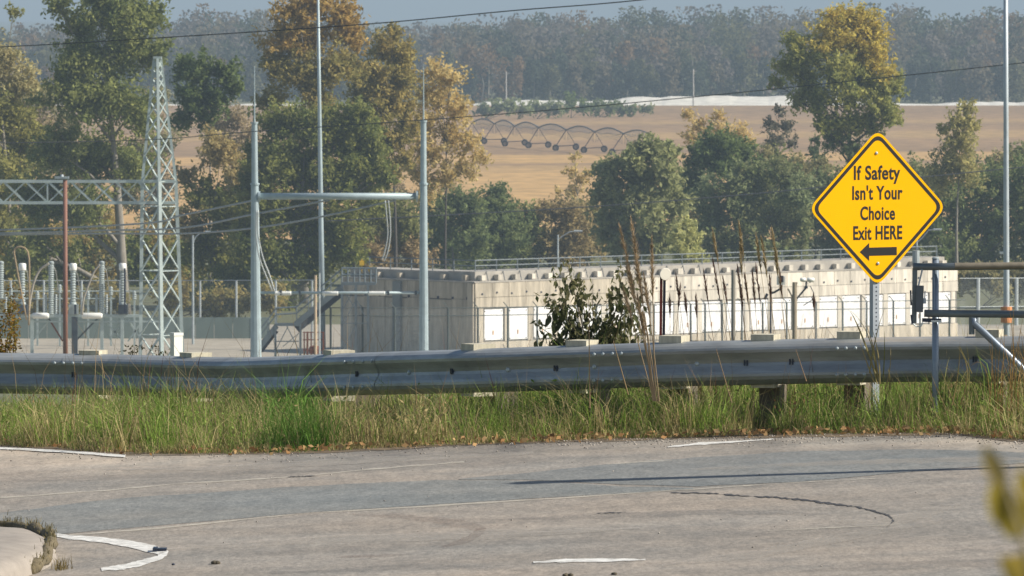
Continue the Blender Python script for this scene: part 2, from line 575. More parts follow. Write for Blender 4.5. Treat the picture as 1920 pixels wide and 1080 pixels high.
# loose gravel along the road's far edge and grit on the road
n = 2600
gx = RNG.uniform(-6.5, 6.5, n)
gx = np.where(RNG.random(n) < 0.55, RNG.uniform(0.3, 6.5, n), gx)
gy = edge_y(gx) - np.abs(RNG.normal(0, 0.55, n)) - 0.02
k = 120
gx[:k] = RNG.uniform(-5, 5, k); gy[:k] = RNG.uniform(44, 58, k)
gr = RNG.uniform(0.003, 0.009, n)
gz = roadz(gx) + gr * 0.4
C = np.stack([gx, gy, gz], 1)
octv = np.array([(1, 0, 0), (-1, 0, 0), (0, 1, 0), (0, -1, 0), (0, 0, .8), (0, 0, -.8)])
octf = np.array([(0, 2, 4), (2, 1, 4), (1, 3, 4), (3, 0, 4), (2, 0, 5), (1, 2, 5), (3, 1, 5), (0, 3, 5)])
V = (C[:, None, :] + octv[None] * gr[:, None, None] * RNG.uniform(.6, 1.3, (n, 6, 1))).reshape(-1, 3)
Fc = (octf[None] + 6 * np.arange(n)[:, None, None]).reshape(-1, 3)
base = RNG.uniform(.12, .5, (n, 1)) * np.array([[1.0, .9, .78]])
stuff(npmesh('gravel', V, Fc, np.repeat(base, 6, 0), leafmat('stone_tint', 0.0, 0.9)), 'scattered pinkish gravel along the far edge of the road', 'gravel')

YARD = mat('pale_gravel_yard', (0.36, 0.32, 0.25), 0.95, 0.0, 0.2, 0.4, bump=0.02)
struct(grid_sheet('gravel_yard', np.linspace(-110, 110, 5), [790, 850, 900, 935], lambda X, Y: zg(X, Y) + 0.06, YARD))

def field_material():
    m, nt, b = nodes_of('stubble_field')
    N, L = nt.nodes, nt.links
    geo = N.new('ShaderNodeNewGeometry')
    sep = N.new('ShaderNodeSeparateXYZ')
    L.new(geo.outputs['Position'], sep.inputs[0])
    # rows run slightly oblique
    mx = N.new('ShaderNodeMath'); mx.operation = 'MULTIPLY_ADD'
    mx.inputs[1].default_value = -0.35
    L.new(sep.outputs['X'], mx.inputs[0]); L.new(sep.outputs['Y'], mx.inputs[2])
    nz = N.new('ShaderNodeTexNoise'); nz.inputs['Scale'].default_value = 0.02
    L.new(geo.outputs['Position'], nz.inputs['Vector'])
    wob = N.new('ShaderNodeMath'); wob.operation = 'MULTIPLY_ADD'
    wob.inputs[1].default_value = 60.0
    L.new(nz.outputs['Fac'], wob.inputs[0]); L.new(mx.outputs[0], wob.inputs[2])
    mr = N.new('ShaderNodeMapRange')
    mr.inputs['From Min'].default_value = 1450; mr.inputs['From Max'].default_value = 2900
    L.new(wob.outputs[0], mr.inputs['Value'])
    rp = N.new('ShaderNodeValToRGB')
    e = rp.color_ramp.elements
    G = (0.50, 0.31, 0.115, 1); Bn = (0.28, 0.175, 0.085, 1); M2 = (0.40, 0.255, 0.105, 1); PK = (0.34, 0.21, 0.10, 1)
    stops = [(0.0, G), (0.20, G), (0.245, M2), (0.262, Bn), (0.275, G), (0.33, G), (0.345, Bn), (0.46, PK), (0.48, M2), (0.53, M2), (0.55, PK), (0.62, Bn), (0.66, M2), (0.69, PK), (0.8, Bn), (1.0, PK)]
    e[0].position, e[0].color = stops[0]
    e[1].position, e[1].color = stops[-1]
    for p, c in stops[1:-1]:
        q = e.new(p); q.color = c
    L.new(mr.outputs[0], rp.inputs['Fac'])
    n2 = N.new('ShaderNodeTexNoise'); n2.inputs['Scale'].default_value = 0.35; n2.inputs['Detail'].default_value = 8
    mp = N.new('ShaderNodeMapping'); mp.inputs['Scale'].default_value = (0.6, 0.2, 1)
    L.new(geo.outputs['Position'], mp.inputs['Vector']); L.new(mp.outputs[0], n2.inputs['Vector'])
    r2 = N.new('ShaderNodeValToRGB')
    r2.color_ramp.elements[0].position = 0.3; r2.color_ramp.elements[0].color = (0.72, 0.72, 0.72, 1)
    r2.color_ramp.elements[1].position = 0.7; r2.color_ramp.elements[1].color = (1.2, 1.18, 1.15, 1)
    L.new(n2.outputs['Fac'], r2.inputs['Fac'])
    x = N.new('ShaderNodeMix'); x.data_type = 'RGBA'; x.blend_type = 'MULTIPLY'; x.inputs['Factor'].default_value = 1
    L.new(rp.outputs[0], x.inputs['A']); L.new(r2.outputs[0], x.inputs['B'])
    L.new(x.outputs['Result'], b.inputs['Base Color'])
    b.inputs['Roughness'].default_value = 0.95
    return m

struct(grid_sheet('harvested_field', np.linspace(-700, 700, 15), np.linspace(1250, 2760, 12), lambda X, Y: zg(X, Y) + 0.35, field_material()))

# sandy levee in front of the far wood
SAND = mat('pale_sand_bank', (0.68, 0.65, 0.57), 0.95, 0.0, 0.2, 0.5, stretch=(.5, 1, 2))
lev = MB()
prof = [(-14, -0.5), (-4, 1.0), (0, 1.0), (8, 1.0), (20, -0.5)]
lx = np.linspace(-420, 420, 260)
vs = []; fs = []
for i, x in enumerate(lx):
    px = 960 + x * F / 2790
    h = np.interp(px, [500, 880, 910, 1000, 1150, 1175, 1250, 1400, 1560, 1660, 1700, 1800, 1900, 2100], [.25, .3, 1.2, 1.5, 1.5, 2.6, 3.0, 3.1, 3.0, 1.2, .5, .8, 1.2, .5]) + 0.15 * math.sin(x * 0.21) + 0.1 * math.sin(x * 0.47) + random.uniform(-.18, .18)
    for oy, hz in prof:
        y = 2790 + oy
        vs.append((x, y, ZG(x, y) + (h * hz if hz > 0 else hz)))
for i in range(len(lx) - 1):
    for j in range(len(prof) - 1):
        a = i * len(prof) + j
        fs.append((a, a + len(prof), a + len(prof) + 1, a + 1))
struct(lev.add(vs, fs).build('levee', SAND))

# ------------------------------------------------------------------ trees
def lerp(a, b, t):
    return np.asarray(a)[None] * (1 - t) + np.asarray(b)[None] * t

def tree(name, label, Y, bx, lobes, cols, leaf=0.30, dens=0.42, trunk_r=0.4, bark=None, group=None, cat='tree', depth=0.8, twigs=6, clumps=16, trunk_top=None, spread=0.21, droop=0.0):
    s = S(Y)
    b0 = P(bx, 500, Y)
    base = Vector((b0.x, Y, ZG(b0.x, Y)))
    root = thing(name, label, cat, base, group)
    wl_ = []
    for lb in lobes:
        c = P(lb[0], lb[1], Y)
        r = lb[2] / s
        c.y += random.uniform(-1, 1) * r * depth
        wl_.append((c, r, lb[3] if len(lb) > 3 else 0))
    ztop = max(c.z for c, r, _ in wl_)
    tb = MB()
    th = (trunk_top if trunk_top else base.z + (ztop - base.z) * 0.72) - base.z
    cx = sum(c.x * r for c, r, _ in wl_) / sum(r for _, r, _ in wl_)
    path = []; rad = []
    for i in range(8):
        t = i / 7
        path.append(Vector((base.x + (cx - base.x) * 0.6 * t ** 1.5 + 0.4 * math.sin(3 * t + bx) * t, Y + 0.5 * math.sin(2 * t + bx * 1.7) * t, base.z - 0.3 + th * t)))
        rad.append(trunk_r * (1 - 0.8 * t) * (1.25 if i == 0 else 1))
    tb.tube(path, rad, 8)
    for c, r, _ in wl_:
        # limb leaves the trunk below the lobe
        zt = base.z + max(0.1 * th, min(th * 0.95, (c.z - base.z) - abs(c.x - base.x) * 0.5 - r * 0.5))
        t = (zt - base.z) / th
        i = min(6, int(t * 7)); ff = t * 7 - i
        p0 = path[i].lerp(path[i + 1], ff)
        rr = max(0.05, trunk_r * (1 - 0.8 * t) * 0.55)
        mid = p0.lerp(c, 0.5) + Vector((random.uniform(-.1, .1) * r, random.uniform(-.1, .1) * r, 0.12 * r))
        tb.tube([p0, mid, c], [rr, rr * 0.7, rr * 0.45], 5, False)
        for k in range(twigs):
            d = Vector((random.gauss(0, 1), random.gauss(0, 1), random.gauss(0.5, 0.8))).normalized()
            q = mid.lerp(c, random.uniform(0.3, 1))
            e_ = c + d * r * random.uniform(0.6, 1.05)
            m_ = q.lerp(e_, 0.5) + Vector((0, 0, 0.08 * r))
            tb.tube([q, m_, e_], [rr * 0.4, rr * 0.28, rr * 0.1], 4, False)
    tb.build('trunk', bark or BARK, root, smooth=True)
    VV = []; FF = []; CC = []; off = 0
    cols = [np.array(c) for c in cols]
    for c, r, ci in wl_:
        rp = r * s
        n = int(max(40, dens * rp * rp * (0.34 / leaf) ** 2 * 2.3))
        ns = 9
        sd0 = RNG.normal(size=(ns, 3)); sd0 /= np.linalg.norm(sd0, axis=1)[:, None]
        sd0[:, 2] = sd0[:, 2] * 1.0 + 0.1
        sub = np.array(c)[None] + sd0 * (r * RNG.uniform(0.35, 1.0, ns))[:, None]
        srad = r * RNG.uniform(0.22, 0.5, ns)
        sub[0] = np.array(c); srad[0] = r * 0.6
        stint = RNG.random(ns)
        pr_w = srad ** 1.7; pr_w /= pr_w.sum()
        nc = max(9, n // clumps)
        cs_ = RNG.choice(ns, nc, p=pr_w)
        d = RNG.normal(size=(nc, 3)); d /= np.linalg.norm(d, axis=1)[:, None]
        ext = RNG.random(nc) ** (1 / 2.2) * RNG.uniform(0.8, 1.2, nc)
        cc = sub[cs_] + d * (ext * srad[cs_])[:, None]
        which = RNG.integers(0, nc, n)
        strand = RNG.normal(size=(nc, 3)) * np.array([[1, 1, 0.5]]) + np.array([[0, 0, 0.9]])
        strand /= np.linalg.norm(strand, axis=1)[:, None]
        along = RNG.normal(size=(n, 1)) * (r * spread * 1.15)
        pos = cc[which] + strand[which] * along + RNG.normal(size=(n, 3)) * (r * spread * 0.5)
        # two thirds of the leaves follow outward twigs so that the outline is branchy
        nt_ = 22
        td = RNG.normal(size=(nt_, 3)); td[:, 2] = td[:, 2] * 0.85 + 0.35
        td /= np.linalg.norm(td, axis=1)[:, None]
        tl = r * RNG.uniform(0.5, 1.42, nt_)
        tt_ = RNG.integers(0, nt_, n)
        al = RNG.random(n) ** 0.7
        tp_ = np.array(c)[None] + td[tt_] * (al * tl[tt_])[:, None] + RNG.normal(size=(n, 3)) * (r * 0.13 * (1.25 - 0.6 * al))[:, None]
        tp_[:, 2] += 0.12 * r * al ** 2
        ontw = RNG.random(n) < 0.66
        pos = np.where(ontw[:, None], tp_, pos)
        ttint = RNG.random(nt_)
        pos[:, 2] = np.maximum(pos[:, 2], base.z + 0.1)
        ctint = np.clip(stint[cs_] * 0.75 + RNG.random(nc) * 0.35, 0, 1)
        a = cols[(2 * ci) % len(cols)]; b_ = cols[(2 * ci + 1) % len(cols)]
        col = lerp(a, b_, np.clip(np.where(ontw, ttint[tt_], ctint[which]) * 0.8 + RNG.random(n) * 0.3, 0, 1)[:, None])
        col = col * RNG.uniform(0.7, 1.3, (n, 1)) * np.array([[2.75, 2.85, 2.55]])
        V, Fc, cl = leaves_np(pos, leaf * RNG.uniform(0.45, 1.4, n), leaf * 0.5 * RNG.uniform(0.5, 1.3, n), col)
        VV.append(V); FF.append(Fc + off); CC.append(cl); off += len(V)
    npmesh('crown', np.concatenate(VV), np.concatenate(FF), np.concatenate(CC), LEAF, root)
    return root

OLIVE = [(0.060, 0.072, 0.024), (0.12, 0.12, 0.042)]
OCHRE = [(0.135, 0.095, 0.032), (0.195, 0.13, 0.044)]
OLOCH = [(0.10, 0.09, 0.03), (0.165, 0.125, 0.045)]
TAN = [(0.20, 0.155, 0.075), (0.27, 0.20, 0.09)]
GREEN = [(0.050, 0.064, 0.026), (0.092, 0.102, 0.042)]
SILV = [(0.085, 0.09, 0.045), (0.17, 0.165, 0.08)]
DGREEN = [(0.038, 0.054, 0.020), (0.078, 0.092, 0.032)]
BROWN = [(0.13, 0.095, 0.055), (0.18, 0.13, 0.07)]
GREYG = [(0.08, 0.095, 0.05), (0.13, 0.135, 0.07)]

G1 = 'cottonwoods behind the substation'
tree('cottonwood_tree', 'tallest dark olive cottonwood with pale forked trunks behind the lattice tower', 965, 232,
     [(185, 5, 30), (150, 55, 42), (215, 35, 50), (275, 35, 42), (235, 95, 62), (155, 120, 50), (290, 105, 36), (130, 185, 55), (200, 190, 62), (255, 215, 50), (110, 285, 60), (180, 300, 62),
      (245, 320, 52), (80, 380, 60), (165, 400, 50), (60, 470, 55), (120, 500, 45), (110, 15, 26)], OLIVE, trunk_r=0.75, dens=0.4, group=G1)
tree('cottonwood_tree', 'sparse pale branched tree at the left edge behind the switchgear', 985, 20,
     [(10, 110, 45, 0), (35, 165, 45, 0), (0, 230, 60, 1), (50, 270, 45, 1), (20, 340, 60, 1), (0, 430, 60, 1), (30, 520, 50, 1), (25, 25, 14, 1), (-60, 200, 70, 1), (-60, 400, 80, 1)],
     [(0.14, 0.125, 0.06), (0.2, 0.165, 0.09), (0.085, 0.085, 0.03), (0.14, 0.125, 0.04)], dens=0.3, trunk_r=0.5, group=G1)
tree('cottonwood_tree', 'small dark green leaning tree just right of the lattice tower', 1010, 395,
     [(345, 130, 30), (375, 140, 36), (420, 140, 32), (440, 165, 20), (360, 185, 36), (400, 190, 34), (345, 225, 28), (385, 225, 26)], DGREEN + OLIVE, dens=0.42, trunk_r=0.3, group=G1)
tree('cottonwood_tree', 'low brownish brush between lattice tower and left steel pole', 990, 405,
     [(410, 285, 45, 1), (450, 330, 45, 1), (385, 370, 45, 0), (430, 420, 55, 0), (375, 470, 50, 0), (445, 500, 50, 0), (350, 430, 36, 1), (345, 330, 20, 1), (400, 560, 50, 0)],
     [(0.07, 0.08, 0.024), (0.13, 0.12, 0.035), (0.16, 0.12, 0.06), (0.19, 0.15, 0.07)], dens=0.36, trunk_r=0.3, group=G1)
tree('cottonwood_tree', 'orange topped cottonwood crossed by the thin lightning mast', 1000, 570,
     [(560, 25, 40, 0), (600, 15, 34, 0), (645, 30, 40, 0), (530, 75, 40, 0), (590, 75, 46, 0), (655, 70, 34, 0), (520, 130, 36, 1), (575, 140, 50, 1), (640, 130, 42, 1), (510, 190, 30, 1), (600, 195, 44, 1)],
     OCHRE + OLOCH, dens=0.36, trunk_r=0.55, group=G1)
tree('cottonwood_tree', 'dense dark olive tree filling the space inside the steel portal frame', 980, 545,
     [(520, 240, 46), (580, 250, 56), (640, 260, 52), (510, 310, 50), (570, 330, 60), (640, 340, 56), (505, 390, 50), (570, 410, 60), (640, 420, 46), (470, 430, 44), (500, 480, 55), (570, 490, 50), (690, 310, 40), (690, 370, 38), (720, 330, 30), (440, 540, 50), (520, 560, 50), (665, 230, 40), (690, 270, 36), (610, 480, 46), (655, 470, 40), (475, 350, 36), (480, 290, 26)],
     [(0.05, 0.062, 0.018), (0.12, 0.115, 0.035)], dens=0.44, trunk_r=0.6, group=G1)
tree('cottonwood_tree', 'ochre cottonwood with narrow spire top left of the right steel pole', 1030, 742,
     [(738, 62, 18), (720, 95, 32), (750, 110, 34), (700, 140, 38), (755, 150, 34), (680, 180, 30), (725, 190, 42), (700, 235, 36), (755, 210, 28), (720, 270, 30), (665, 130, 30), (670, 215, 34), (745, 265, 26), (735, 320, 26), (770, 240, 24), (760, 300, 22)],
     [(0.10, 0.09, 0.03), (0.175, 0.13, 0.045)], dens=0.4, trunk_r=0.26, bark=BARKD, group=G1)
tree('cottonwood_tree', 'thinly leaved tan tree with bare branches right of the right steel pole', 1040, 835,
     [(815, 135, 28), (845, 150, 30), (825, 195, 36), (860, 215, 34), (800, 230, 36), (845, 265, 40), (885, 270, 26), (810, 290, 34), (870, 320, 30), (900, 300, 20), (780, 330, 30), (800, 180, 30), (790, 280, 30), (830, 340, 34), (795, 370, 30)],
     TAN + OLOCH, dens=0.20, trunk_r=0.2, twigs=16, bark=BARKD, group=G1)
tree('bush', 'brown and green brush low behind the stair platform', 1060, 715,
     [(700, 420, 44, 1), (745, 410, 40, 1), (690, 470, 40, 0), (740, 460, 45, 0), (770, 440, 36, 1), (650, 480, 36, 1), (780, 490, 40, 0), (710, 505, 40, 0)],
     BROWN + [(0.075, 0.08, 0.03), (0.12, 0.115, 0.045)], dens=0.42, trunk_r=0.2, cat='bush')
G2 = 'bushes along the field edge behind the concrete building'
tree('bush', 'rounded dark green bushes right of the right steel pole', 1110, 850,
     [(815, 395, 36), (845, 385, 36), (880, 400, 38), (830, 440, 46), (880, 450, 46), (820, 480, 40)], GREEN + OLIVE, dens=0.46, trunk_r=0.2, cat='bush', group=G2)
tree('bush', 'pointed green bush left of centre above the roof railing', 1120, 935,
     [(935, 362, 22), (925, 390, 32), (950, 400, 32), (915, 440, 44), (955, 445, 44), (930, 480, 40)], GREEN, dens=0.46, trunk_r=0.2, cat='bush', group=G2)
tree('bush', 'brownish low bush beside the small roof lamp', 1125, 1030,
     [(995, 415, 32, 0), (1025, 400, 28, 1), (1060, 400, 34, 1), (1000, 455, 40, 0), (1045, 450, 42, 1), (1085, 440, 40, 1), (1070, 480, 40, 1), (990, 485, 34, 0)],
     [(0.07, 0.085, 0.03), (0.12, 0.12, 0.045), (0.13, 0.10, 0.055), (0.17, 0.13, 0.065)], dens=0.42, trunk_r=0.2, cat='bush', group=G2)
tree('bush', 'wispy dry sapling standing against the golden stubble', 1130, 1080,
     [(1078, 298, 12), (1072, 325, 15), (1088, 340, 15), (1075, 360, 18), (1045, 360, 10), (1100, 325, 12)], TAN + BROWN, dens=0.2, trunk_r=0.12, twigs=9, cat='bush', group=G2)
tree('bush', 'large silvery green bush left of the yellow sign', 1060, 1205,
     [(1208, 280, 24), (1186, 306, 30), (1225, 290, 34), (1255, 290, 26), (1145, 325, 36), (1195, 335, 46), (1250, 335, 40), (1130, 370, 30), (1165, 385, 46), (1220, 395, 50), (1265, 385, 36), (1140, 425, 36),
      (1185, 440, 46), (1240, 450, 46), (1210, 480, 40), (1160, 470, 30)], SILV + GREYG, dens=0.46, leaf=0.38, trunk_r=0.35, cat='bush', group=G2)
tree('bush', 'small pale yellow green bush at the roof railing under the silvery bush', 950, 1285,
     [(1290, 425, 18), (1275, 445, 24), (1300, 455, 22), (1280, 475, 26), (1305, 485, 20)], [(0.15, 0.15, 0.065), (0.23, 0.215, 0.10)], dens=0.5, trunk_r=0.12, cat='bush', group=G2)
tree('bush', 'rounded deep green bush behind the silvery one', 1100, 1345,
     [(1330, 275, 30), (1365, 275, 32), (1395, 290, 26), (1305, 300, 30), (1345, 315, 42), (1390, 325, 34), (1300, 340, 30)], DGREEN, dens=0.5, trunk_r=0.3, cat='bush', group=G2)
tree('bush', 'grey green thicket between the silvery bush and the yellow sign', 1080, 1400,
     [(1320, 370, 36, 0), (1370, 360, 40, 0), (1420, 350, 40, 1), (1465, 335, 32, 1), (1490, 370, 40, 0), (1340, 420, 42, 0), (1395, 410, 45, 1), (1445, 410, 45, 0), (1500, 425, 42, 1), (1360, 465, 40, 1), (1420, 465, 40, 0), (1480, 475, 40, 1), (1400, 330, 30, 1)],
     GREYG + [(0.06, 0.075, 0.03), (0.11, 0.105, 0.05)], dens=0.44, trunk_r=0.2, cat='bush', group=G2)
tree('bush', 'straw coloured dry shrubs at the field edge above the deep green bush', 1240, 1350,
     [(1290, 215, 16), (1310, 235, 22), (1345, 220, 18), (1352, 250, 26), (1390, 250, 24), (1300, 262, 24), (1400, 275, 24)], TAN, dens=0.26, trunk_r=0.12, twigs=8, cat='bush', group=G2)
tree('tree', 'dark bare little tree standing in front of the stubble left of the big tree', 1180, 1460,
     [(1460, 210, 14), (1445, 235, 18), (1475, 240, 18), (1455, 265, 22), (1485, 270, 14), (1440, 280, 14)], [(0.05, 0.045, 0.04), (0.085, 0.075, 0.055)], dens=0.3, trunk_r=0.18, bark=BARKD, twigs=10)
tree('tree', 'small dark evergreen just left of the yellow sign top', 1150, 1528,
     [(1528, 262, 10), (1525, 285, 15), (1535, 305, 18), (1520, 320, 18), (1540, 335, 18)], [(0.03, 0.045, 0.02), (0.06, 0.07, 0.03)], dens=0.42, trunk_r=0.15, bark=BARKD)
tree('tree', 'large yellowing cottonwood rising above the yellow sign', 1040, 1600,
     [(1570, 40, 34, 0), (1610, 38, 36, 0), (1640, 62, 34, 0), (1555, 85, 42, 0), (1610, 95, 48, 0), (1650, 115, 40, 0), (1495, 85, 30, 1), (1520, 110, 36, 1), (1478, 130, 32, 1), (1510, 155, 36, 1), (1570, 145, 44, 1),
      (1625, 160, 46, 1), (1675, 165, 30, 1), (1455, 158, 18, 1), (1595, 190, 36, 1), (1650, 205, 36, 1), (1575, 235, 30, 1), (1640, 240, 28, 1), (1540, 195, 34, 1), (1500, 190, 26, 1), (1610, 235, 30, 1), (1670, 220, 26, 1), (1540, 240, 22, 1), (1560, 270, 26, 2), (1600, 285, 26, 2)],
     [(0.15, 0.125, 0.028), (0.25, 0.19, 0.045), (0.085, 0.095, 0.03), (0.165, 0.15, 0.045), (0.05, 0.065, 0.028), (0.09, 0.10, 0.045)], dens=0.32, trunk_r=0.6, bark=BARKD, twigs=8)
tree('tree', 'tan and olive young tree between the yellow sign and the right lamp pole', 1060, 1795,
     [(1815, 205, 18), (1795, 230, 26), (1825, 240, 18), (1770, 245, 14), (1800, 270, 32), (1785, 310, 38), (1760, 340, 34), (1815, 330, 32)], [(0.12, 0.11, 0.045), (0.2, 0.17, 0.075)], dens=0.34, trunk_r=0.25)
tree('bush', 'dark green thicket to the right of the yellow sign', 1090, 1830,
     [(1745, 385, 40), (1790, 385, 44), (1840, 360, 40), (1890, 370, 46), (1930, 330, 36), (1750, 435, 46), (1810, 435, 48), (1870, 430, 50), (1925, 420, 50), (1780, 480, 45), (1850, 485, 45), (1920, 490, 45), (1990, 400, 60), (2000, 480, 60)],
     [(0.055, 0.075, 0.03), (0.11, 0.115, 0.045)], dens=0.44, trunk_r=0.25, cat='bush', group=G2)
tree('bush', 'dark thicket hidden partly behind the yellow sign', 1095, 1620,
     [(1545, 360, 38), (1590, 350, 40), (1640, 350, 40), (1690, 370, 42), (1540, 410, 42), (1600, 410, 46), (1660, 420, 46), (1710, 430, 44), (1560, 465, 42), (1630, 475, 42), (1700, 480, 42)],
     [(0.055, 0.07, 0.03), (0.11, 0.11, 0.05)], dens=0.44, trunk_r=0.25, cat='bush', group=G2)
tree('bush', 'broad olive and rust thicket at left behind the bushings', 1060, 90,
     [(-60, 460, 50, 0), (0, 470, 50, 1), (50, 480, 46, 0), (100, 455, 50, 1), (150, 475, 48, 0), (200, 450, 46, 1), (250, 480, 46, 0), (300, 460, 44, 1), (340, 480, 40, 0), (30, 530, 44, 1), (110, 530, 44, 0), (190, 530, 44, 1), (270, 530, 44, 0), (340, 530, 40, 1)],
     [(0.06, 0.075, 0.022), (0.12, 0.12, 0.035), (0.12, 0.095, 0.03), (0.19, 0.135, 0.045)], dens=0.42, trunk_r=0.2, cat='bush')
G3 = 'hazy trees between the cottonwoods and the field at left'
HB = [(0.10, 0.095, 0.05), (0.15, 0.13, 0.07), (0.14, 0.105, 0.07), (0.18, 0.14, 0.09)]
for (bx_, lob, lab) in [
        (15, [(-60, 180, 50, 0), (-10, 170, 45, 1), (30, 210, 42, 0), (-40, 260, 55, 1), (25, 280, 45, 0), (-20, 340, 55, 0), (40, 350, 45, 1), (0, 410, 50, 0)], 'hazy brown tree behind the sparse tree at the left edge'),
        (110, [(85, 190, 38, 0), (70, 240, 42, 1), (120, 250, 42, 0), (80, 310, 46, 0), (140, 320, 46, 1), (100, 390, 50, 0), (160, 400, 46, 0)], 'hazy olive tree behind the left cottonwood crown'),
        (290, [(300, 180, 26, 0), (280, 230, 40, 1), (310, 270, 34, 0), (265, 300, 44, 0), (290, 350, 44, 1), (240, 370, 46, 0), (300, 410, 46, 0)], 'hazy olive tree seen through the lattice tower'),
        (430, [(410, 235, 28, 1), (445, 225, 30, 1), (470, 260, 30, 1), (425, 280, 32, 1), (460, 310, 36, 0), (440, 360, 36, 0), (480, 350, 40, 1), (470, 410, 40, 0)], 'hazy reddish bare tree left of the left steel pole'),
        (720, [(690, 270, 30, 0), (670, 330, 36, 0), (700, 400, 40, 1), (745, 370, 30, 1), (760, 420, 36, 0)], 'hazy olive tree low inside the steel portal at right')]:
    tree('tree', lab, 1190, bx_, lob, HB, dens=0.3, trunk_r=0.3, twigs=8, group=G3)
tree('bush', 'brown olive brush filling in left of the large silvery bush', 1135, 1105,
     [(1085, 410, 34, 0), (1110, 400, 32, 1), (1100, 440, 36, 0), (1125, 455, 36, 1), (1095, 475, 36, 0), (1060, 470, 34, 1), (965, 470, 34, 0), (985, 440, 32, 1), (900, 400, 30, 0), (960, 400, 24, 1), (870, 470, 36, 0)],
     [(0.07, 0.072, 0.03), (0.115, 0.11, 0.045), (0.12, 0.095, 0.045), (0.165, 0.125, 0.06)], dens=0.42, trunk_r=0.2, cat='bush', group=G2)
tree('bush', 'olive brush closing the gap right of the silvery bush below the stubble', 1140, 1430,
     [(1290, 380, 34, 0), (1300, 420, 36, 1), (1290, 340, 28, 0), (1430, 300, 26, 1), (1460, 310, 30, 0), (1500, 320, 32, 1), (1520, 360, 34, 0), (1540, 310, 22, 1), (1545, 340, 28, 0), (1400, 380, 34, 1), (1460, 390, 36, 0), (1520, 410, 36, 1), (1330, 455, 36, 0), (1290, 470, 34, 1)],
     [(0.06, 0.07, 0.03), (0.11, 0.11, 0.045), (0.10, 0.09, 0.045), (0.15, 0.125, 0.06)], dens=0.42, trunk_r=0.2, cat='bush', group=G2)
tree('bush', 'olive brush at right between the young tree and the lamp pole', 1145, 1860,
     [(1720, 330, 34, 0), (1740, 360, 34, 1), (1850, 325, 34, 0), (1885, 315, 36, 1), (1920, 300, 30, 0), (1830, 345, 32, 1), (1700, 360, 30, 0), (1960, 330, 44, 1)],
     [(0.06, 0.07, 0.03), (0.11, 0.11, 0.045), (0.10, 0.09, 0.045), (0.15, 0.125, 0.06)], dens=0.42, trunk_r=0.2, cat='bush', group=G2)
# brown grassy brush behind the fences, left and right
tree('bush', 'dry olive brush behind the tall fence at left', 945, 300, [(60, 570, 36), (130, 575, 36), (200, 560, 36), (330, 560, 36), (400, 575, 34), (450, 570, 34), (500, 560, 34), (-20, 560, 40)], OLOCH + BROWN, dens=0.5, trunk_r=0.12, cat='bush')
tree('bush', 'olive brush beyond the right end of the concrete building', 985, 1840, [(1815, 530, 30), (1860, 530, 34), (1910, 530, 36), (1960, 530, 40)], [(0.10, 0.09, 0.045), (0.15, 0.125, 0.06)], dens=0.5, trunk_r=0.12, cat='bush')
# shrubs in front of the levee
for i, (lx_, nm, c) in enumerate([
        ([(905, 207, 16), (930, 204, 17), (955, 202, 17), (980, 207, 17)], 'leftmost low dark shrub before the pale levee', GREYG),
        ([(1005, 203, 15), (1025, 206, 16), (1045, 207, 16)], 'low grey green shrub second along the pale levee', GREYG),
        ([(1070, 182, 12), (1068, 198, 17), (1095, 204, 16)], 'rounded green little tree standing up before the levee', DGREEN),
        ([(1120, 202, 16), (1142, 206, 15), (1162, 205, 16), (1184, 207, 14)], 'long low green shrub in front of the levee', GREEN),
        ([(1205, 207, 10), (1218, 205, 9)], 'rightmost small dark shrub at the levee foot', GREYG)]):
    tree('levee_shrub', nm, 2450 + 15 * i, lx_[0][0], lx_, c, leaf=0.7, dens=2.2, trunk_r=0.2, cat='shrub', group='shrubs along the levee', twigs=2)

# far wood: prototypes, a front row of individual trees and one mass behind
def far_tree_geo(h, w, cols, n=330, leaf=1.0):
    lob = []
    for k in range(9):
        t = k / 8
        lob.append((random.uniform(-.42, .42) * w * (1.1 - .6 * t), random.uniform(-.3, .3) * w, h * (0.2 + 0.68 * t + random.uniform(-.05, .05)), w * random.uniform(0.2, 0.34) * (1.05 - 0.3 * t)))
    lob = np.array(lob)
    wch = RNG.integers(0, 9, n)
    d = RNG.normal(size=(n, 3)); d /= np.linalg.norm(d, axis=1)[:, None]
    pos = lob[wch, :3] + d * (lob[wch, 3] * RNG.random(n) ** 0.5 * 1.15)[:, None] * np.array([[1, 1, 1.15]])
    pos[:, 2] = np.clip(pos[:, 2], 0.5, h * 1.03)
    lt = RNG.random(9)
    col = lerp(cols[0], cols[1], np.clip(lt[wch] * .7 + RNG.random(n) * .4, 0, 1)[:, None]) * RNG.uniform(.75, 1.25, (n, 1))
    return leaves_np(pos, leaf * RNG.uniform(.6, 1.3, n), leaf * .55 * RNG.uniform(.6, 1.2, n), col)

FARCOL = [[(0.15, 0.13, 0.085), (0.22, 0.185, 0.12)], [(0.12, 0.125, 0.06), (0.19, 0.18, 0.085)], [(0.065, 0.085, 0.055), (0.115, 0.13, 0.075)],
          [(0.19, 0.13, 0.075), (0.26, 0.17, 0.09)], [(0.05, 0.065, 0.045), (0.09, 0.10, 0.06)], [(0.16, 0.14, 0.12), (0.23, 0.20, 0.17)]]

def skyline(px):
    """row of the far wood's top along the photo"""
    return np.interp(px, [-400, 0, 60, 300, 350, 420, 480, 540, 680, 780, 800, 900, 960, 1050, 1160, 1300, 1500, 1560, 1700, 1920, 2300],
                     [50, 48, 44, 30, 22, 14, 18, 26, 44, 56, 38, 32, 28, 20, 16, 16, 14, 18, 10, 16, 20])

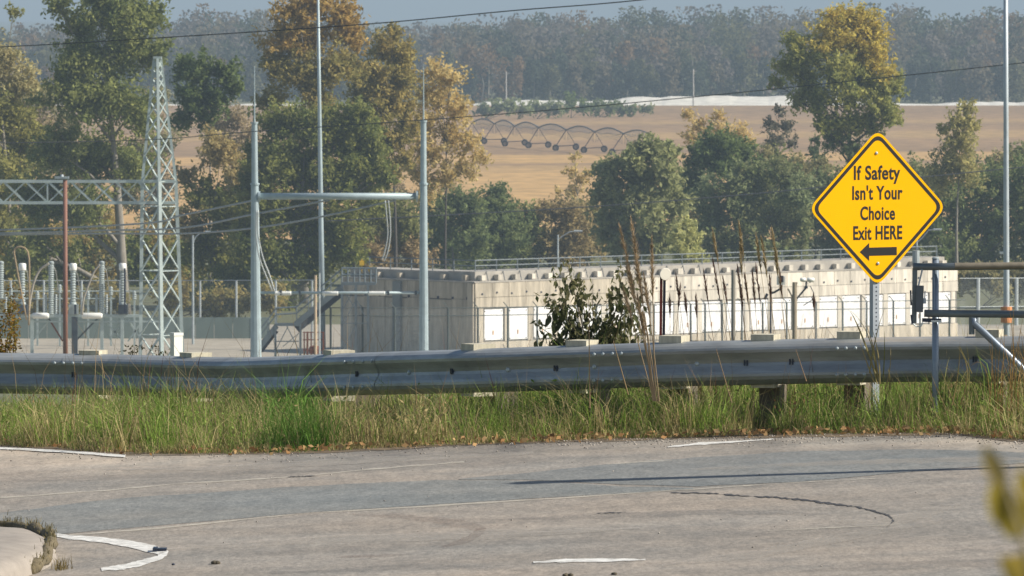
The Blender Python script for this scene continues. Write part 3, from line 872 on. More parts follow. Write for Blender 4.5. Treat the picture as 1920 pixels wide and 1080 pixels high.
VV = []; FF = []; CC = []; off = 0
TB = MB()
for row, (Yr, sp) in enumerate([(2890, 6.4), (2960, 6.2), (3060, 6.2), (3190, 6.4), (3350, 6.8), (3550, 7.5)]):
    half = (1700) / S(Yr)
    x = -half
    while x < half:
        y = Yr + random.uniform(-25, 25)
        px = 960 + x * S(y)
        zbase = ZG(x, y)
        topz = P(px, skyline(px), y).z
        fr = [0.45, 0.64, 0.80, 0.91, 0.965, 0.99][row]
        h = (topz - zbase) * fr * random.uniform(0.88, 1.03)
        if row == 0 and random.random() < 0.25:
            x += sp; continue
        w = h * random.uniform(0.55, 0.85)
        ci = random.choices(range(6), [4, 3, 3, 1.2, 2, 4])[0]
        V, Fc, cl = far_tree_geo(h, w, FARCOL[ci], 560, 1.0)
        V = V + np.array([x, y, zbase])
        VV.append(V); FF.append(Fc + off); CC.append(cl); off += len(V)
        if random.random() < 0.12:
            TB.tube([(x, y - w * .3, zbase), (x + random.uniform(-1, 1), y - w * .35, zbase + h * 0.45), (x + random.uniform(-2, 2), y - w * .25, zbase + h * 0.9)], [0.35, 0.28, 0.08], 4, False)
        x += sp * random.uniform(0.6, 1.4)
wood = stuff(npmesh('far_wood', np.concatenate(VV), np.concatenate(FF), np.concatenate(CC), LEAF), 'hazy grey brown wood filling the far side of the valley', 'wood')
tw = stuff(TB.build('trunk', mat('far_pale_bark', (0.30, 0.27, 0.23), 0.9, 0, 0.3, 0.3), wood))

FT = 'separate trees at the front edge of the far wood'
front = [(880, 130, 4), (915, 85, 3), (960, 105, 3), (1000, 110, 2), (1030, 120, 1), (1075, 110, 0), (1130, 118, 0), (1175, 115, 4), (1215, 125, 1), (1260, 112, 0), (1300, 96, 2), (1345, 118, 0), (1395, 100, 1), (1430, 110, 4),
         (1715, 115, 4), (1745, 105, 2), (1790, 115, 1), (1835, 105, 0), (1870, 120, 4), (1905, 108, 1)]
kinds = ['brown', 'olive', 'bluish', 'rusty', 'dark', 'pale']
for i, (px, top, ci) in enumerate(front):
    Yt = 2840 + random.uniform(0, 22)
    b_ = P(px, 180, Yt)
    zb = ZG(b_.x, Yt)
    h = P(px, top, Yt).z - zb
    nth = 'first second third fourth fifth sixth seventh eighth ninth tenth eleventh twelfth thirteenth fourteenth first second third fourth fifth sixth'.split()[i]
    side_ = 'the left end' if px < 1500 else 'the big yellowing cottonwood'
    r = thing('far_tree', 'hazy %s tree, %s from %s along the far wood edge' % (kinds[ci], nth, side_), 'tree', (b_.x, Yt, zb), FT)
    V, Fc, cl = far_tree_geo(h, h * random.uniform(.5, .75), FARCOL[ci], 620, 0.8)
    npmesh('crown', V + np.array([b_.x, Yt, zb]), Fc, cl, LEAF, r)
    MB().tube([(b_.x, Yt, zb), (b_.x + .4, Yt, zb + h * .5), (b_.x + random.uniform(-1, 1), Yt, zb + h * .9)], [.4, .3, .08], 5, False).build('trunk', BARK, r)

# ------------------------------------------------------------------ centre pivot sprinkler in the field
pv_tops = [(885, 231), (927, 233), (965, 238), (1010, 238), (1062, 242), (1115, 247), (1169, 250), (1226, 256)]
pv_wl = [(868, 262, 903, 262), (908, 264, 945, 264), (947, 269, 984, 267), (991, 272, 1028, 271), (1042, 277, 1080, 275), (1095, 281, 1133, 279), (1148, 285, 1188, 283), (1204, 291, 1246, 289)]
def on_valley(px, py):
    Y = 1500.0
    for _ in range(12):
        p = P(px, py, Y)
        d = FW + UP * ((540 - py) / F)
        Y = (ZG(0, Y) + 0.35 - EYE) / (d.z / d.y)
    return Y
tops = []
pr = thing('irrigation_pivot', 'wheeled centre pivot irrigation boom with arched pipe spans on the stubble field', 'irrigation boom', P(1010, 275, on_valley(1010, 277)))
PIVM = mat('pivot_steel', (0.16, 0.18, 0.20), 0.55, 0.3, 0.2, 1.0)
TYRE = mat('tyre_rubber', (0.03, 0.03, 0.035), 0.9, 0, 0.2, 2.0)
HUB = mat('wheel_rim', (0.22, 0.17, 0.14), 0.7, 0.2, 0.2, 2.0)
for (tx_, ty_), (ax, ay, bx_, by_) in zip(pv_tops, pv_wl):
    Yw = on_valley((ax + bx_) / 2, (ay + by_) / 2 + 6.5)
    A = P(ax, ay, Yw); B = P(bx_, by_, Yw); T = P(tx_, ty_, Yw + 1.0)
    T.z = A.z + 4.2
    tops.append(T)
    twr = MB()
    twr.tube([A + Vector((0, 0, .35)), B + Vector((0, 0, .35))], 0.11, 6)
    twr.tube([A + Vector((0, 0, .35)), T], 0.13, 6)
    twr.tube([B + Vector((0, 0, .35)), T], 0.08, 6)
    tw_o = twr.build('drive_tower', mat('pivot_tower', (0.12, 0.09, 0.08), 0.7, 0.2, 0.2, 1.0), pr)
    for Q in (A, B):
        w = MB()
        ring = [Q + Vector((math.cos(a) * 0.62, 0, math.sin(a) * 0.62)) for a in np.linspace(0, 2 * math.pi, 17)]
        w.tube(ring, 0.2, 6, False)
        wo = w.build('wheel', TYRE, tw_o, True)
        MB().lathe(Q + Vector((0, -.12, 0)), [(0.42, 0), (0.42, .05), (0.12, .1), (0.12, .24)], 12, (0, 1, 0)).build('rim', HUB, wo)
for a, b_ in zip(tops[:-1], tops[1:]):
    pipe = MB(); pts = []
    for k in range(13):
        t = k / 12
        p = a.lerp(b_, t); p.z += 1.1 * math.sin(math.pi * t)
        pts.append(p)
    pipe.tube(pts, 0.17, 6)
    lowp = []
    for k in range(13):
        t = k / 12
        p = pts[k].copy(); p.z -= 1.25 * min(1, 4 * t, 4 * (1 - t)) 
        lowp.append(p)
    for off_ in (-.7, .7):
        q = [p + Vector((0, off_, 0)) for p in lowp]
        pipe.tube(q, 0.05, 4)
    for k in range(1, 12):
        for off_ in (-.7, .7):
            pipe.tube([pts[k], lowp[k] + Vector((0, off_, 0))], 0.055, 4)
            pipe.tube([pts[k - 1], lowp[k] + Vector((0, off_, 0))], 0.03, 4)
    so = pipe.build('span', PIVM, pr)
    dr = MB()
    for k in range(1, 24):
        t = k / 24
        p = a.lerp(b_, t); p.z += 1.1 * math.sin(math.pi * t)
        dr.tube([p, p - Vector((0, 0, 2.6))], 0.05, 4)
    dr.build('drop_hose', PIVM, so)

for i, (px, y0, y1) in enumerate([(949, 134, 183), (1300, 130, 183)]):
    Yp = 2770
    p = P(px, y1, Yp); q = P(px, y0, Yp)
    o = MB().tube([(p.x, Yp, ZG(p.x, Yp) - .5), (q.x, Yp, q.z)], [0.26, 0.18], 7)
    o.tube([(q.x - 1.1, Yp, q.z - .6), (q.x + 1.1, Yp, q.z - .6)], 0.07, 5)
    tag(o.build('utility_pole', mat('bleached_pole', (0.5, 0.47, 0.43), 0.85, 0, 0.1, 1), None, origin=(p.x, Yp, ZG(p.x, Yp))),
        ['pale far utility pole left of centre on the levee', 'pale far utility pole right of centre on the levee'][i], 'pole', 'utility poles on the levee')

# ------------------------------------------------------------------ concrete building
Yc = 850.0
cb = P(890, 660, Yc)
e2 = P(1795, 640, 900.0)
u = Vector((e2.x - cb.x, 900.0 - Yc, 0)); LEN = u.length; u.normalize()
v = Vector((-u.y, u.x, 0))
TH = math.atan2(u.y, u.x)
Z0 = ZG(cb.x, Yc)
def B(a, b, z):
    return Vector((cb.x, Yc, Z0)) + u * a + v * b + Vector((0, 0, z))
bld = thing('concrete_building', 'long low concrete pump building with white sheet doors and roof railing', 'building', B(0, 0, 0))
DEP = 20.0
wall = MB().box(B(LEN / 2, DEP / 2, 3.9 - 0.25), (LEN / 2 - .05, DEP / 2 - .05, 3.85 + .25), TH).build('wall', CONCDARK, bld)
ZT = 7.72
# right face, upper course of panels, middle course and low plinth
np_ = 30; pw = LEN / np_
def face_panel(name, a0, a1, z0, z1, proud, m, par):
    return MB().box(B((a0 + a1) / 2, -proud / 2 + 0.05, (z0 + z1) / 2), ((a1 - a0) / 2 - 0.025, proud / 2 + 0.05, (z1 - z0) / 2 - 0.02), TH).build(name, m, par)
def side_panel(name, b0, b1, z0, z1, proud, m, par):
    return MB().box(B(-proud / 2 + 0.05, (b0 + b1) / 2, (z0 + z1) / 2), (proud / 2 + 0.05, (b1 - b0) / 2 - 0.025, (z1 - z0) / 2 - 0.02), TH).build(name, m, par)
for i in range(np_):
    a0 = i * pw
    face_panel('concrete_panel', a0, a0 + pw, 6.2, ZT, 0.06 + random.uniform(0, .02), CONCPALE if i > 9 else CONC, wall)
    face_panel('concrete_panel', a0, a0 + pw, 5.08, 6.2, 0.10 + random.uniform(0, .02), CONCPALE if i > 9 else CONC, wall)
face_panel('plinth', 0.05, LEN, -0.3, 1.62, 0.10, CONC, wall)
ND = 20; dp = (LEN - 1.6) / ND
for i in range(ND):
    a0 = 1.1 + i * dp
    d_ = face_panel('white_door', a0 + random.uniform(0, .25), a0 + dp * 0.80, 1.66 + random.uniform(0, .15), 5.06 - random.uniform(0, .2), 0.09, DOORW, bld)
    if i % 1 == 0:
        for (da, dz) in ((.25, .25), (dp * .8 - .25, .25), (.25, 3.1), (dp * .8 - .25, 3.1)):
            MB().box(B(a0 + da, -0.11, 1.66 + dz), (.05, .03, .05), TH).build('bolt', DARKST, d_)
        MB().box(B(a0 + dp * .4, -0.11, 2.55), (.06, .025, .22), TH).build('rust_streak', mat('rust_orange_stain', (0.45, 0.22, 0.06), .9, 0, .3, 5), d_)
    face_panel('pilaster', a0 + dp * (0.80 if i % 3 else .86), a0 + dp, 1.62, 5.08, 0.16, CONCPALE if i > 3 else CONC, wall)
face_panel('pilaster', 0.0, 1.1, 1.62, 5.08, 0.16, CONC, wall)
for i in range(34):
    a0 = 1 + i * 2.1
    MB().box(B(a0, -0.10, 6.55 + (.12 if i % 2 else 0)), (.09, .03, .09), TH).build('tie_hole', NAVY, wall)
# left face (in shade)
nb = 6
for i in range(nb):
    w_ = 3.35
    side_panel('concrete_panel', i * w_, (i + 1) * w_, -0.3, 5.9 if i % 2 else 6.0, 0.07 + random.uniform(0, .03), CONC, wall)
    side_panel('concrete_panel', i * w_, (i + 1) * w_, 6.0, ZT, 0.05 + random.uniform(0, .03), CONC, wall)
for i in range(9):
    MB().box(B(-0.10, 1.0 + i * 2.2, 6.1), (.03, .13, .13), TH).build('tie_hole', NAVY, wall)
side_panel('steel_column', 10.8, 12.0, -0.3, ZT - .1, 0.4, mat('dull_grey_column', (0.22, 0.24, 0.23), .7, 0.1, .15, 1.0), bld)
side_panel('pilaster', 0.0, 0.9, -0.3, ZT, 0.22, CONC, wall)
# set back roof slab with cast blocks and railing
roof = MB().box(B(LEN / 2, 3.0, 8.2), (LEN / 2 - 1.0, 2.0, .62), TH).build('roof', ROOFC, bld)
MB().box(B(3.0, DEP / 2 + 2.45, 8.17), (2.0, DEP / 2 - 2.55, .60), TH).build('roof', ROOFC, bld)
MB().box(B(LEN / 2, DEP / 2, 7.79), (LEN / 2 + .12, DEP / 2 + .12, .07), TH).build('cornice', ROOFC, bld)
bp = MB().box((0, 0, 0), (.45, .3, .42), TH).v
for i in range(30):
    c = B(1.6 + i * 2.38, .62, 8.3)
    MB().box(c - Vector((0, 0, .1)), (random.uniform(.22, .34), .3, random.uniform(.24, .30)), TH).build('roof_block', CONCPALE, roof)
for i in range(5):
    c = B(.62, 2.0 + i * 3.3, 8.3)
    MB().box(c - Vector((0, 0, .1)), (.3, .28, .27), TH).build('roof_block', CONC, roof)
for i in range(14):
    MB().tube([B(2.6 + i * 2.38, 1.02, 8.8), B(2.0 + i * 2.38, .1, 7.9)], .05, 4).build('stay_rod', DARKST, roof)
rail = MB()
for z in (9.95, 9.4):
    rail.tube([B(1.6, 1.6, z), B(LEN - 1.6, 1.6, z)], 0.06, 5)
    rail.tube([B(1.6, 1.6, z), B(1.6, DEP - 2, z)], 0.06, 5)
RAILG = mat('railing_steel', (0.15, 0.175, 0.185), .55, .2, .15, 1.5)
ro = rail.build('roof_railing', RAILG, bld)
for i in range(24):
    p = B(1.6 + i * (LEN - 3.2) / 23, 1.6, 0)
    MB().tube([p + Vector((0, 0, 8.75)), p + Vector((0, 0, 9.98))], .07, 5).build('baluster', RAILG, ro)
for i in range(1, 6):
    p = B(1.6, 1.6 + i * 3.2, 0)
    MB().tube([p + Vector((0, 0, 8.75)), p + Vector((0, 0, 9.98))], .07, 5).build('baluster', RAILG, ro)
for (px, py0, py1, ax, ay, YY, lab) in [(1046, 440, 505, 1092, 433, 885, 'thin grey lamp post with long arm standing on the concrete roof near centre'),
                                         (1719, 445, 505, 1766, 430, 915, 'thin grey lamp post on the roof half hidden right of the yellow sign')]:
    t = thing('roof_lamp', lab, 'lamp', P(px, py1, YY), 'lamps on the concrete roof')
    MB().tube([P(px, py1 + 5, YY), P(px, py0, YY)], .085, 6).build('pole', GALV, t)
    MB().tube([P(px, py0 + 9, YY), P(px + 8, py0 + 3, YY), P(px + 22, ay + 1.5, YY), P(ax - 12, ay, YY)], .055, 5).build('arm', GALV, t)
    MB().tube([P(ax - 16, ay + .3, YY), P(ax, ay + .3, YY)], [.12, .1], 6).build('lamp_head', GALV, t)

# ------------------------------------------------------------------ substation
# lattice tower seen corner-on
Yt = 830.0
tc = P(303, 650, Yt)
tz0 = ZG(tc.x, Yt)
tower = thing('lattice_tower', 'tapering pale grey lattice steel tower holding the girder', 'tower', (tc.x, Yt, tz0))
def th_half(z):      # half diagonal of the square plan
    zt = P(300, 110, Yt).z; zm = P(300, 340, Yt).z
    if z > zm:
        return np.interp(z, [zm, zt], [1.68, 0.34])
    return np.interp(z, [tz0, zm], [2.15, 1.68])
DIRS = [Vector((0.05, -1, 0)).normalized(), Vector((1, 0.05, 0)).normalized(), Vector((-0.05, 1, 0)).normalized(), Vector((-1, -0.05, 0)).normalized()]
ztop = P(300, 110, Yt).z; zmid = P(300, 340, Yt).z
def tpt(k, z):
    p = Vector((tc.x + (z - tz0) * -0.012, Yt, z)) + DIRS[k % 4] * float(th_half(z))
    return p
for k in range(4):
    MB().bar(tpt(k, tz0 - .2), tpt(k, zmid), .34).build('leg', LATT, tower)
    MB().bar(tpt(k, zmid), tpt(k, ztop), .27).build('leg', LATT, tower)
zs = list(np.linspace(tz0, zmid - 2.5, 6)) + [zmid]
zz = zmid
while zz < ztop - 0.9:
    zz += max(0.9, float(th_half(zz)) * 1.55)
    zs.append(min(zz, ztop))
for i in range(len(zs) - 1):
    for k in range(4):
        MB().bar(tpt(k, zs[i]), tpt(k + 1, zs[i + 1]), .15, .09).build('brace', LATT, tower)
        MB().bar(tpt(k + 1, zs[i]), tpt(k, zs[i + 1]), .15, .09).build('brace', LATT, tower)
        if i in (1, 3, 5, 6):
            MB().bar(tpt(k, zs[i]), tpt(k + 1, zs[i]), .13, .09).build('strut', LATT, tower)
MB().box((tpt(0, ztop).x, Yt, ztop + .1), (.42, .42, .12)).build('cap', LATT, tower)

# lattice girder running left from the tower
gy0 = P(300, 340, Yt).z; gy1 = P(300, 380, Yt).z
gx1 = P(300, 340, Yt).x; gx0 = P(-330, 340, Yt).x
gir = thing('lattice_girder', 'horizontal grey lattice girder reaching left from the steel tower', 'girder', (gx0, Yt, gy1))
hw = 1.0
for sy in (-1, 1):
    for z in (gy0, gy1):
        MB().bar((gx0, Yt + sy * hw, z), (gx1 + 1.6, Yt + sy * hw, z), .26, .26).build('chord', LATT, gir)
ng = 15
for i in range(ng):
    xa = gx0 + (gx1 - gx0) * i / ng; xb = gx0 + (gx1 - gx0) * (i + 1) / ng
    for sy in (-1, 1):
        MB().bar((xa, Yt + sy * (hw + .02), gy0), (xb, Yt + sy * (hw + .02), gy1), .14, .1).build('brace', LATT, gir)
        if sy > 0 or i % 2 == 0:
            MB().bar((xa, Yt + sy * (hw - .06), gy1), (xb, Yt + sy * (hw - .06), gy0), .12, .1).build('brace', LATT, gir)
    if i % 5 == 0:
        MB().bar((xa, Yt - hw, gy0), (xa, Yt - hw, gy1), .16, .12).build('brace', LATT, gir)
    MB().bar((xa, Yt - hw, gy0 + .02), (xb, Yt + hw, gy0 + .02), .1, .08).build('brace', LATT, gir)

# red-brown pole with cap plate
Yr = 760.0
p = P(122, 337, Yr)
t = thing('red_pole', 'slim red brown painted pole standing before the lattice girder', 'pole', (p.x, Yr, ZG(p.x, Yr)))
MB().tube([(p.x, Yr, ZG(p.x, Yr) - .5), (p.x, Yr, p.z)], [.24, .2], 12).build('shaft', REDPOLE, t, True)
q = P(116, 333, Yr)
MB().box((q.x, Yr, q.z), (.65, .3, .1)).build('cap_plate', GALV, t)
MB().tube([(q.x, Yr, q.z + .05), (q.x, Yr, q.z + .28)], [.2, .12], 8).build('cap_knob', GALV, t)

# steel portal frame
Yf = 800.0
s_ = S(Yf)
def leg_of(name, tx, ty, bx_, wt, wb, lab_parent):
    T = P(tx, ty, Yf); Bm = P(bx_, 655, Yf)
    zb = ZG(Bm.x, Yf)
    bx2 = Bm.x + (Bm.x - T.x) * (Bm.z - zb) / (T.z - Bm.z)
    zj = P(tx, 345, Yf).z
    fr = (zj - zb) / (T.z - zb)
    J = Vector((bx2, Yf, zb)).lerp(T, fr)
    rj = (wb + (wt - wb) * fr) / 2 / s_
    a = MB().tube([Vector((bx2, Yf, zb - .3)), J], [wb / 2 / s_ * 1.03, rj * 1.06], 12).build('pole', STEEL, lab_parent, False)
    b2 = MB().tube([J + Vector((0, 0, .01)), T], [rj * .93, wt / 2 / s_], 12).build('pole', STEEL, lab_parent, False)
    MB().lathe(J - Vector((0, 0, .08)), [(rj * 1.3, 0), (rj * 1.3, .18)], 14).build('joint_collar', STEEL, lab_parent)
    MB().lathe(T, [(wt / 2 / s_ * 1.25, 0), (wt / 2 / s_ * 1.25, .16)], 14).build('cap', STEEL, lab_parent)
    MB().tube([T, P(tx, 124 if tx < 600 else 121, Yf)], [.09, .035], 6).build('lightning_rod', STEEL, lab_parent)
    for zpx in (400, 455, 520, 600):
        c = P(bx_ + 1, zpx, Yf)
        MB().box(c + Vector((.42, -.05, 0)), (.12, .06, .05)).build('step_bolt', DARKST, lab_parent)
portal = thing('portal_frame', 'tall two legged steel portal with crossbeam and lightning rods', 'portal frame', (P(635, 655, Yf).x, Yf, ZG(-17, Yf)))
leg_of('leg', 477, 232, 480, 11, 22, portal)
leg_of('leg', 794, 229, 794.5, 11, 19, portal)
MB().tube([P(478, 368, Yf), P(784, 368, Yf)], 6.4 / s_, 12).build('crossbeam', STEEL, portal, True)
MB().lathe(P(780, 368, Yf), [(.55, 0), (.55, .2)], 14, (1, 0, 0)).build('flange', STEEL, portal)
MB().lathe(P(484, 368, Yf), [(.5, 0), (.5, .2)], 14, (1, 0, 0)).build('flange', STEEL, portal)
MB().tube([P(486, 549, Yf), P(786, 549, Yf)], 2.6 / s_, 10).build('lower_bus_tube', STEEL, portal, True)
for x0, x1 in ((515, 546), (604, 634), (691, 722)):
    pr_ = []
    n_ = 9
    for k in range(n_ * 2 + 1):
        pr_.append((((4.3 if k % 2 else 3.7) / s_), (x1 - x0) / s_ * k / (n_ * 2)))
    MB().lathe(P(x0, 550, Yf), pr_, 12, (1, 0, 0)).build('insulator', PORC, portal, True)
for x in (527, 562, 728, 780):
    MB().box(P(x, 549, Yf), (.10, .2, .22)).build('clamp', DARKST, portal)
MB().bar(P(489, 548, Yf), P(484, 556, Yf), .16).build('bracket', DARKST, portal)

def hang(name, pts, r, m, label, Y, n=24, cat='cable', group=None):
    """smooth cable through pixel points at distance Y (or per-point distances)"""
    ctl = [P(a[0], a[1], a[2] if len(a) > 2 else Y) for a in pts]
    out = []
    for i in range(len(ctl) - 1):
        p0 = ctl[max(0, i - 1)]; p1 = ctl[i]; p2 = ctl[i + 1]; p3 = ctl[min(len(ctl) - 1, i + 2)]
        k = max(3, n // (len(ctl) - 1))
        for j in range(k):
            tt = j / k
            out.append(0.5 * ((2 * p1) + (p2 - p0) * tt + (2 * p0 - 5 * p1 + 4 * p2 - p3) * tt ** 2 + (3 * p1 - p0 - 3 * p2 + p3) * tt ** 3))
    out.append(ctl[-1])
    o = MB().tube(out, r, 6).build(name, m, None, True, origin=ctl[0])
    tag(o, label, cat, group)
    return o
hang('jumper_cable', [(481, 395), (480, 440), (487, 485), (500, 520), (511, 547)], .07, CABLEW, 'pale jumper cable curving down from left portal leg, outer strand', 799, group='jumper cables')
hang('jumper_cable', [(484, 395), (483.5, 435), (492, 480), (505, 515), (515, 547)], .07, CABLEW, 'pale jumper cable curving down from left portal leg, inner strand', 799, group='jumper cables')
hang('jumper_cable', [(722, 376), (725, 405), (727, 440), (722, 470), (716, 488)], .06, CABLEW, 'left strand of the cable pair hanging under the crossbeam', 799, group='jumper cables')
hang('jumper_cable', [(728, 376), (731, 405), (732, 440), (727, 472), (720, 490)], .06, CABLEW, 'right strand of the cable pair hanging under the crossbeam', 799, group='jumper cables')

# lightning mast and lamps
def mast(name, label, Y, tx, ty, bx_, by_, wt, wb, m):
    T = P(tx, ty, Y); b_ = P(bx_, by_, Y)
    zb = ZG(b_.x, Y)
    k = (b_.z - zb) / (T.z - b_.z)
    bb = Vector((b_.x + (b_.x - T.x) * k, Y, zb - .3))
    return MB().tube([bb, bb.lerp(T, .33), bb.lerp(T, .66), T], [wb / 2 / S(Y), (wb * .68 + wt * .32) / 2 / S(Y), (wb * .34 + wt * .66) / 2 / S(Y), wt / 2 / S(Y)], 12).build(name, m, None, True, origin=(bb.x, Y, zb)), bb
o, _ = mast('lightning_mast', '', 868, 595.5, -60, 603, 500, 4.5, 12, STEEL)
tag(o, 'very tall thin tapered mast rising out of frame behind the portal', 'mast')
Yl = 430.0
o, bb = mast('pole', '', Yl, 1885.5, -110, 1887, 560, 8, 13, mat('pale_lamp_pole', (0.45, 0.50, 0.53), .5, .2, .12, 2.0))
lp = thing('lamp_pole', 'tall pale lamp pole with orange band at right edge of frame', 'lamp pole', (bb.x, Yl, ZG(bb.x, Yl)))
o.parent = lp; o.location = (0, 0, 0)
c = P(1887, 577, Yl)
MB().lathe(Vector((c.x, Yl, P(1887, 605, Yl).z)), [(.29, 0), (.29, 30 / S(Yl))], 14).build('orange_band', mat('orange_paint', (0.62, 0.25, 0.09), .7, 0, .2, 3), lp)
MB().box(P(1878, 474, Yl), (.1, .1, .06)).build('bracket', PORC, lp)
t = thing('yard_lamp', 'small grey street lamp with curved arm right of the lattice tower', 'lamp', (P(362, 650, 882).x, 882, ZG(0, 882)))
MB().tube([(P(362, 650, 882).x, 882, ZG(0, 882) - .2), P(361.5, 441, 882)], [.14, .1], 8).build('pole', GALV, t)
MB().tube([P(362, 456, 882), P(366, 445, 882), P(374, 438, 882), P(388, 434.5, 882)], .06, 6).build('arm', GALV, t)
MB().tube([P(385, 435, 882), P(395, 434, 882)], [.12, .08], 6).build('lamp_head', GALV, t)

# bus rack with bushings
Yb = 852.0
sb = S(Yb)
rack = thing('bus_rack', 'low grey steel rack of the switchgear carrying the bushings', 'rack', (P(150, 650, Yb).x, Yb, ZG(-44, Yb)))
MB().bar(P(-120, 592, Yb), P(262, 592, Yb), 8 / sb, 5 / sb).build('top_beam', LATT, rack)
MB().bar(P(60, 603, Yb), P(300, 603, Yb), 4 / sb, 3 / sb).build('top_beam', LATT, rack)
for x in (191, 229, 60, -40):
    q = P(x, 594, Yb)
    MB().bar((q.x, Yb, ZG(q.x, Yb) - .1), q, 6 / sb).build('leg', LATT, rack)
q = P(140, 594, Yb)
MB().bar((q.x, Yb, ZG(q.x, Yb) - .1), q, 11 / sb).build('leg', DARKST, rack)
for (x0, y0, x1, y1, m) in [(184, 596, 145, 636, DARKST), (60, 640, 95, 598, LATT), (195, 600, 232, 640, LATT), (232, 600, 205, 636, LATT), (92, 598, 118, 640, RUST), (240, 598, 268, 645, LATT), (268, 600, 240, 640, LATT)]:
    MB().bar(P(x0, y0, Yb + .4), P(x1, y1, Yb + .4), 3 / sb).build('brace', m, rack)
def finned(x, y0, y1, w, m, name, par, step=4.6):
    h = (y1 - y0) / sb; n_ = int(h * sb / step); pr_ = []
    for k in range(n_ * 2 + 1):
        pr_.append(((w / 2 if k % 2 else w / 2 * .68) / sb, h * k / (2 * n_)))
    b_ = P(x, y1, Yb)
    return MB().lathe(b_, pr_, 12).build(name, m, par, False)
for i, x in enumerate((42, 137, 230, -50)):
    lab = ['white capped bushing column behind the orange shrub', 'white capped bushing column just right of the red pole', 'white capped dark sided bushing nearest the lattice tower', 'white capped bushing column at the far left edge'][i]
    t = thing('bushing', lab, 'bushing', P(x, 592, Yb), 'bushings on the switchgear rack')
    finned(x, 507, 566, 11.5, GREYPORC, 'insulator', t)
    MB().lathe(P(x, 507, Yb), [(6.5 / sb, 0), (7 / sb, 1 / sb), (7 / sb, 12 / sb), (5 / sb, 13.5 / sb)], 14).build('cap', PORC, t, True)
    MB().lathe(P(x, 574, Yb), [(8 / sb, 0), (6 / sb, 8 / sb)], 12).build('collar', GREYPORC, t, True)
    MB().box(P(x + 1, 580, Yb), (9 / sb, 8 / sb, 9 / sb)).build('base_box', GREYPORC if i == 1 else DARKST, t)
    if i != 0:
        MB().box(P(x + 4, 545 if i == 2 else 580, Yb - .55), (1.8 / sb, .06, (42 if i == 2 else 9) / sb)).build('side_plate', NAVY, t)
for i, x in enumerate((96, 191, 2)):
    lab = ['grey ribbed insulator post left of the red pole', 'grey ribbed insulator post between the red pole and lattice tower', 'grey insulator post at left edge behind orange shrub'][i]
    t = thing('insulator_post', lab, 'insulator', P(x, 592, Yb), 'grey insulator posts of the switchgear')
    finned(x, 493, 590 if i != 2 else 560, 12, GREYPORC, 'stack', t, 4)
    MB().lathe(P(x, 493, Yb), [(6 / sb, 0), (5 / sb, 2 / sb), (2.2 / sb, 3.6 / sb)], 12).build('cap', GREYPORC, t, True)
    for dx in (-10, 9):
        finned(x + dx, 552, 590, 6, GREYPORC, 'side_stack', t, 4)
for i, (x0, x1) in enumerate(((60, 92), (153, 192), (-60, -25))):
    o = MB().lathe(P(x0, 592, Yb - .9), [(4.0 / sb, 0), (5.6 / sb, .15), (5.6 / sb, (x1 - x0) / sb - .2), (3.8 / sb, (x1 - x0) / sb)], 14, (1, 0, 0)).build('tank_cylinder', PORC, None, True, origin=P(x0, 592, Yb - .9))
    tag(o, ['white horizontal cylinder on the rack left of the red pole', 'white horizontal cylinder on the rack right of the red pole', 'white horizontal cylinder at the left edge of the rack'][i], 'cylinder', 'white cylinders on the switchgear rack')
hang('arc_pipe', [(92, 494), (75, 506), (64, 528), (57, 560), (53, 592)], .13, mat('dull_tan_pipe', (0.35, 0.32, 0.26), .7, 0, .1, 2), 'curved conductor pipe bowing down behind the orange shrub', 850, cat='pipe', group='curved conductor pipes')
hang('arc_pipe', [(187, 496), (176, 510), (166, 535), (157, 560), (154, 590)], .11, MATS['dull_tan_pipe'], 'curved conductor pipe bowing down right of the red pole', 850, cat='pipe', group='curved conductor pipes')
hang('bent_rod', [(50, 600, 848), (31, 500, 848), (28, 466, 848), (52, 472, 848), (55, 540, 848), (54, 610, 848)], .09, mat('tan_rod', (0.34, 0.25, 0.14), .8, 0, .2, 2), 'thin tan bent rod frame beside the leftmost bushing', 848, cat='rod')

YB2 = 878.0
bs2 = thing('bus_support', 'thin grey bus pipe on slim posts behind the bushings', 'bus support', (P(130, 650, YB2).x, YB2, ZG(0, YB2)))
for y_, xa_, xb_ in ((546, -100, 262), (560, -60, 215)):
    MB().tube([P(xa_, y_, YB2), P(xb_, y_, YB2)], .07, 6).build('bus_pipe', LATT, bs2)
for x_, y_ in ((20, 540), (70, 546), (112, 534), (165, 546), (208, 538), (252, 546), (-40, 540)):
    q = P(x_, y_, YB2)
    MB().bar((q.x, YB2, ZG(q.x, YB2) - .1), q, .2).build('post', LATT, bs2)
    MB().lathe(q - Vector((0, 0, .9)), [(.16, 0), (.24, .1), (.16, .2), (.24, .3), (.16, .4), (.24, .5), (.16, .6), (.2, .8), (.1, .95)], 8).build('insulator', GREYPORC, bs2)
for x_, y0_, y1_ in ((96, 492, 546), (137, 494, 560), (191, 492, 546), (230, 496, 560), (42, 494, 546)):
    MB().tube([P(x_, y0_, 852), P(x_ + 9, (y0_ + y1_) / 2 - 10, 865), P(x_ + 14, y1_, YB2)], .05, 5).build('lead', CABLEW, bs2)
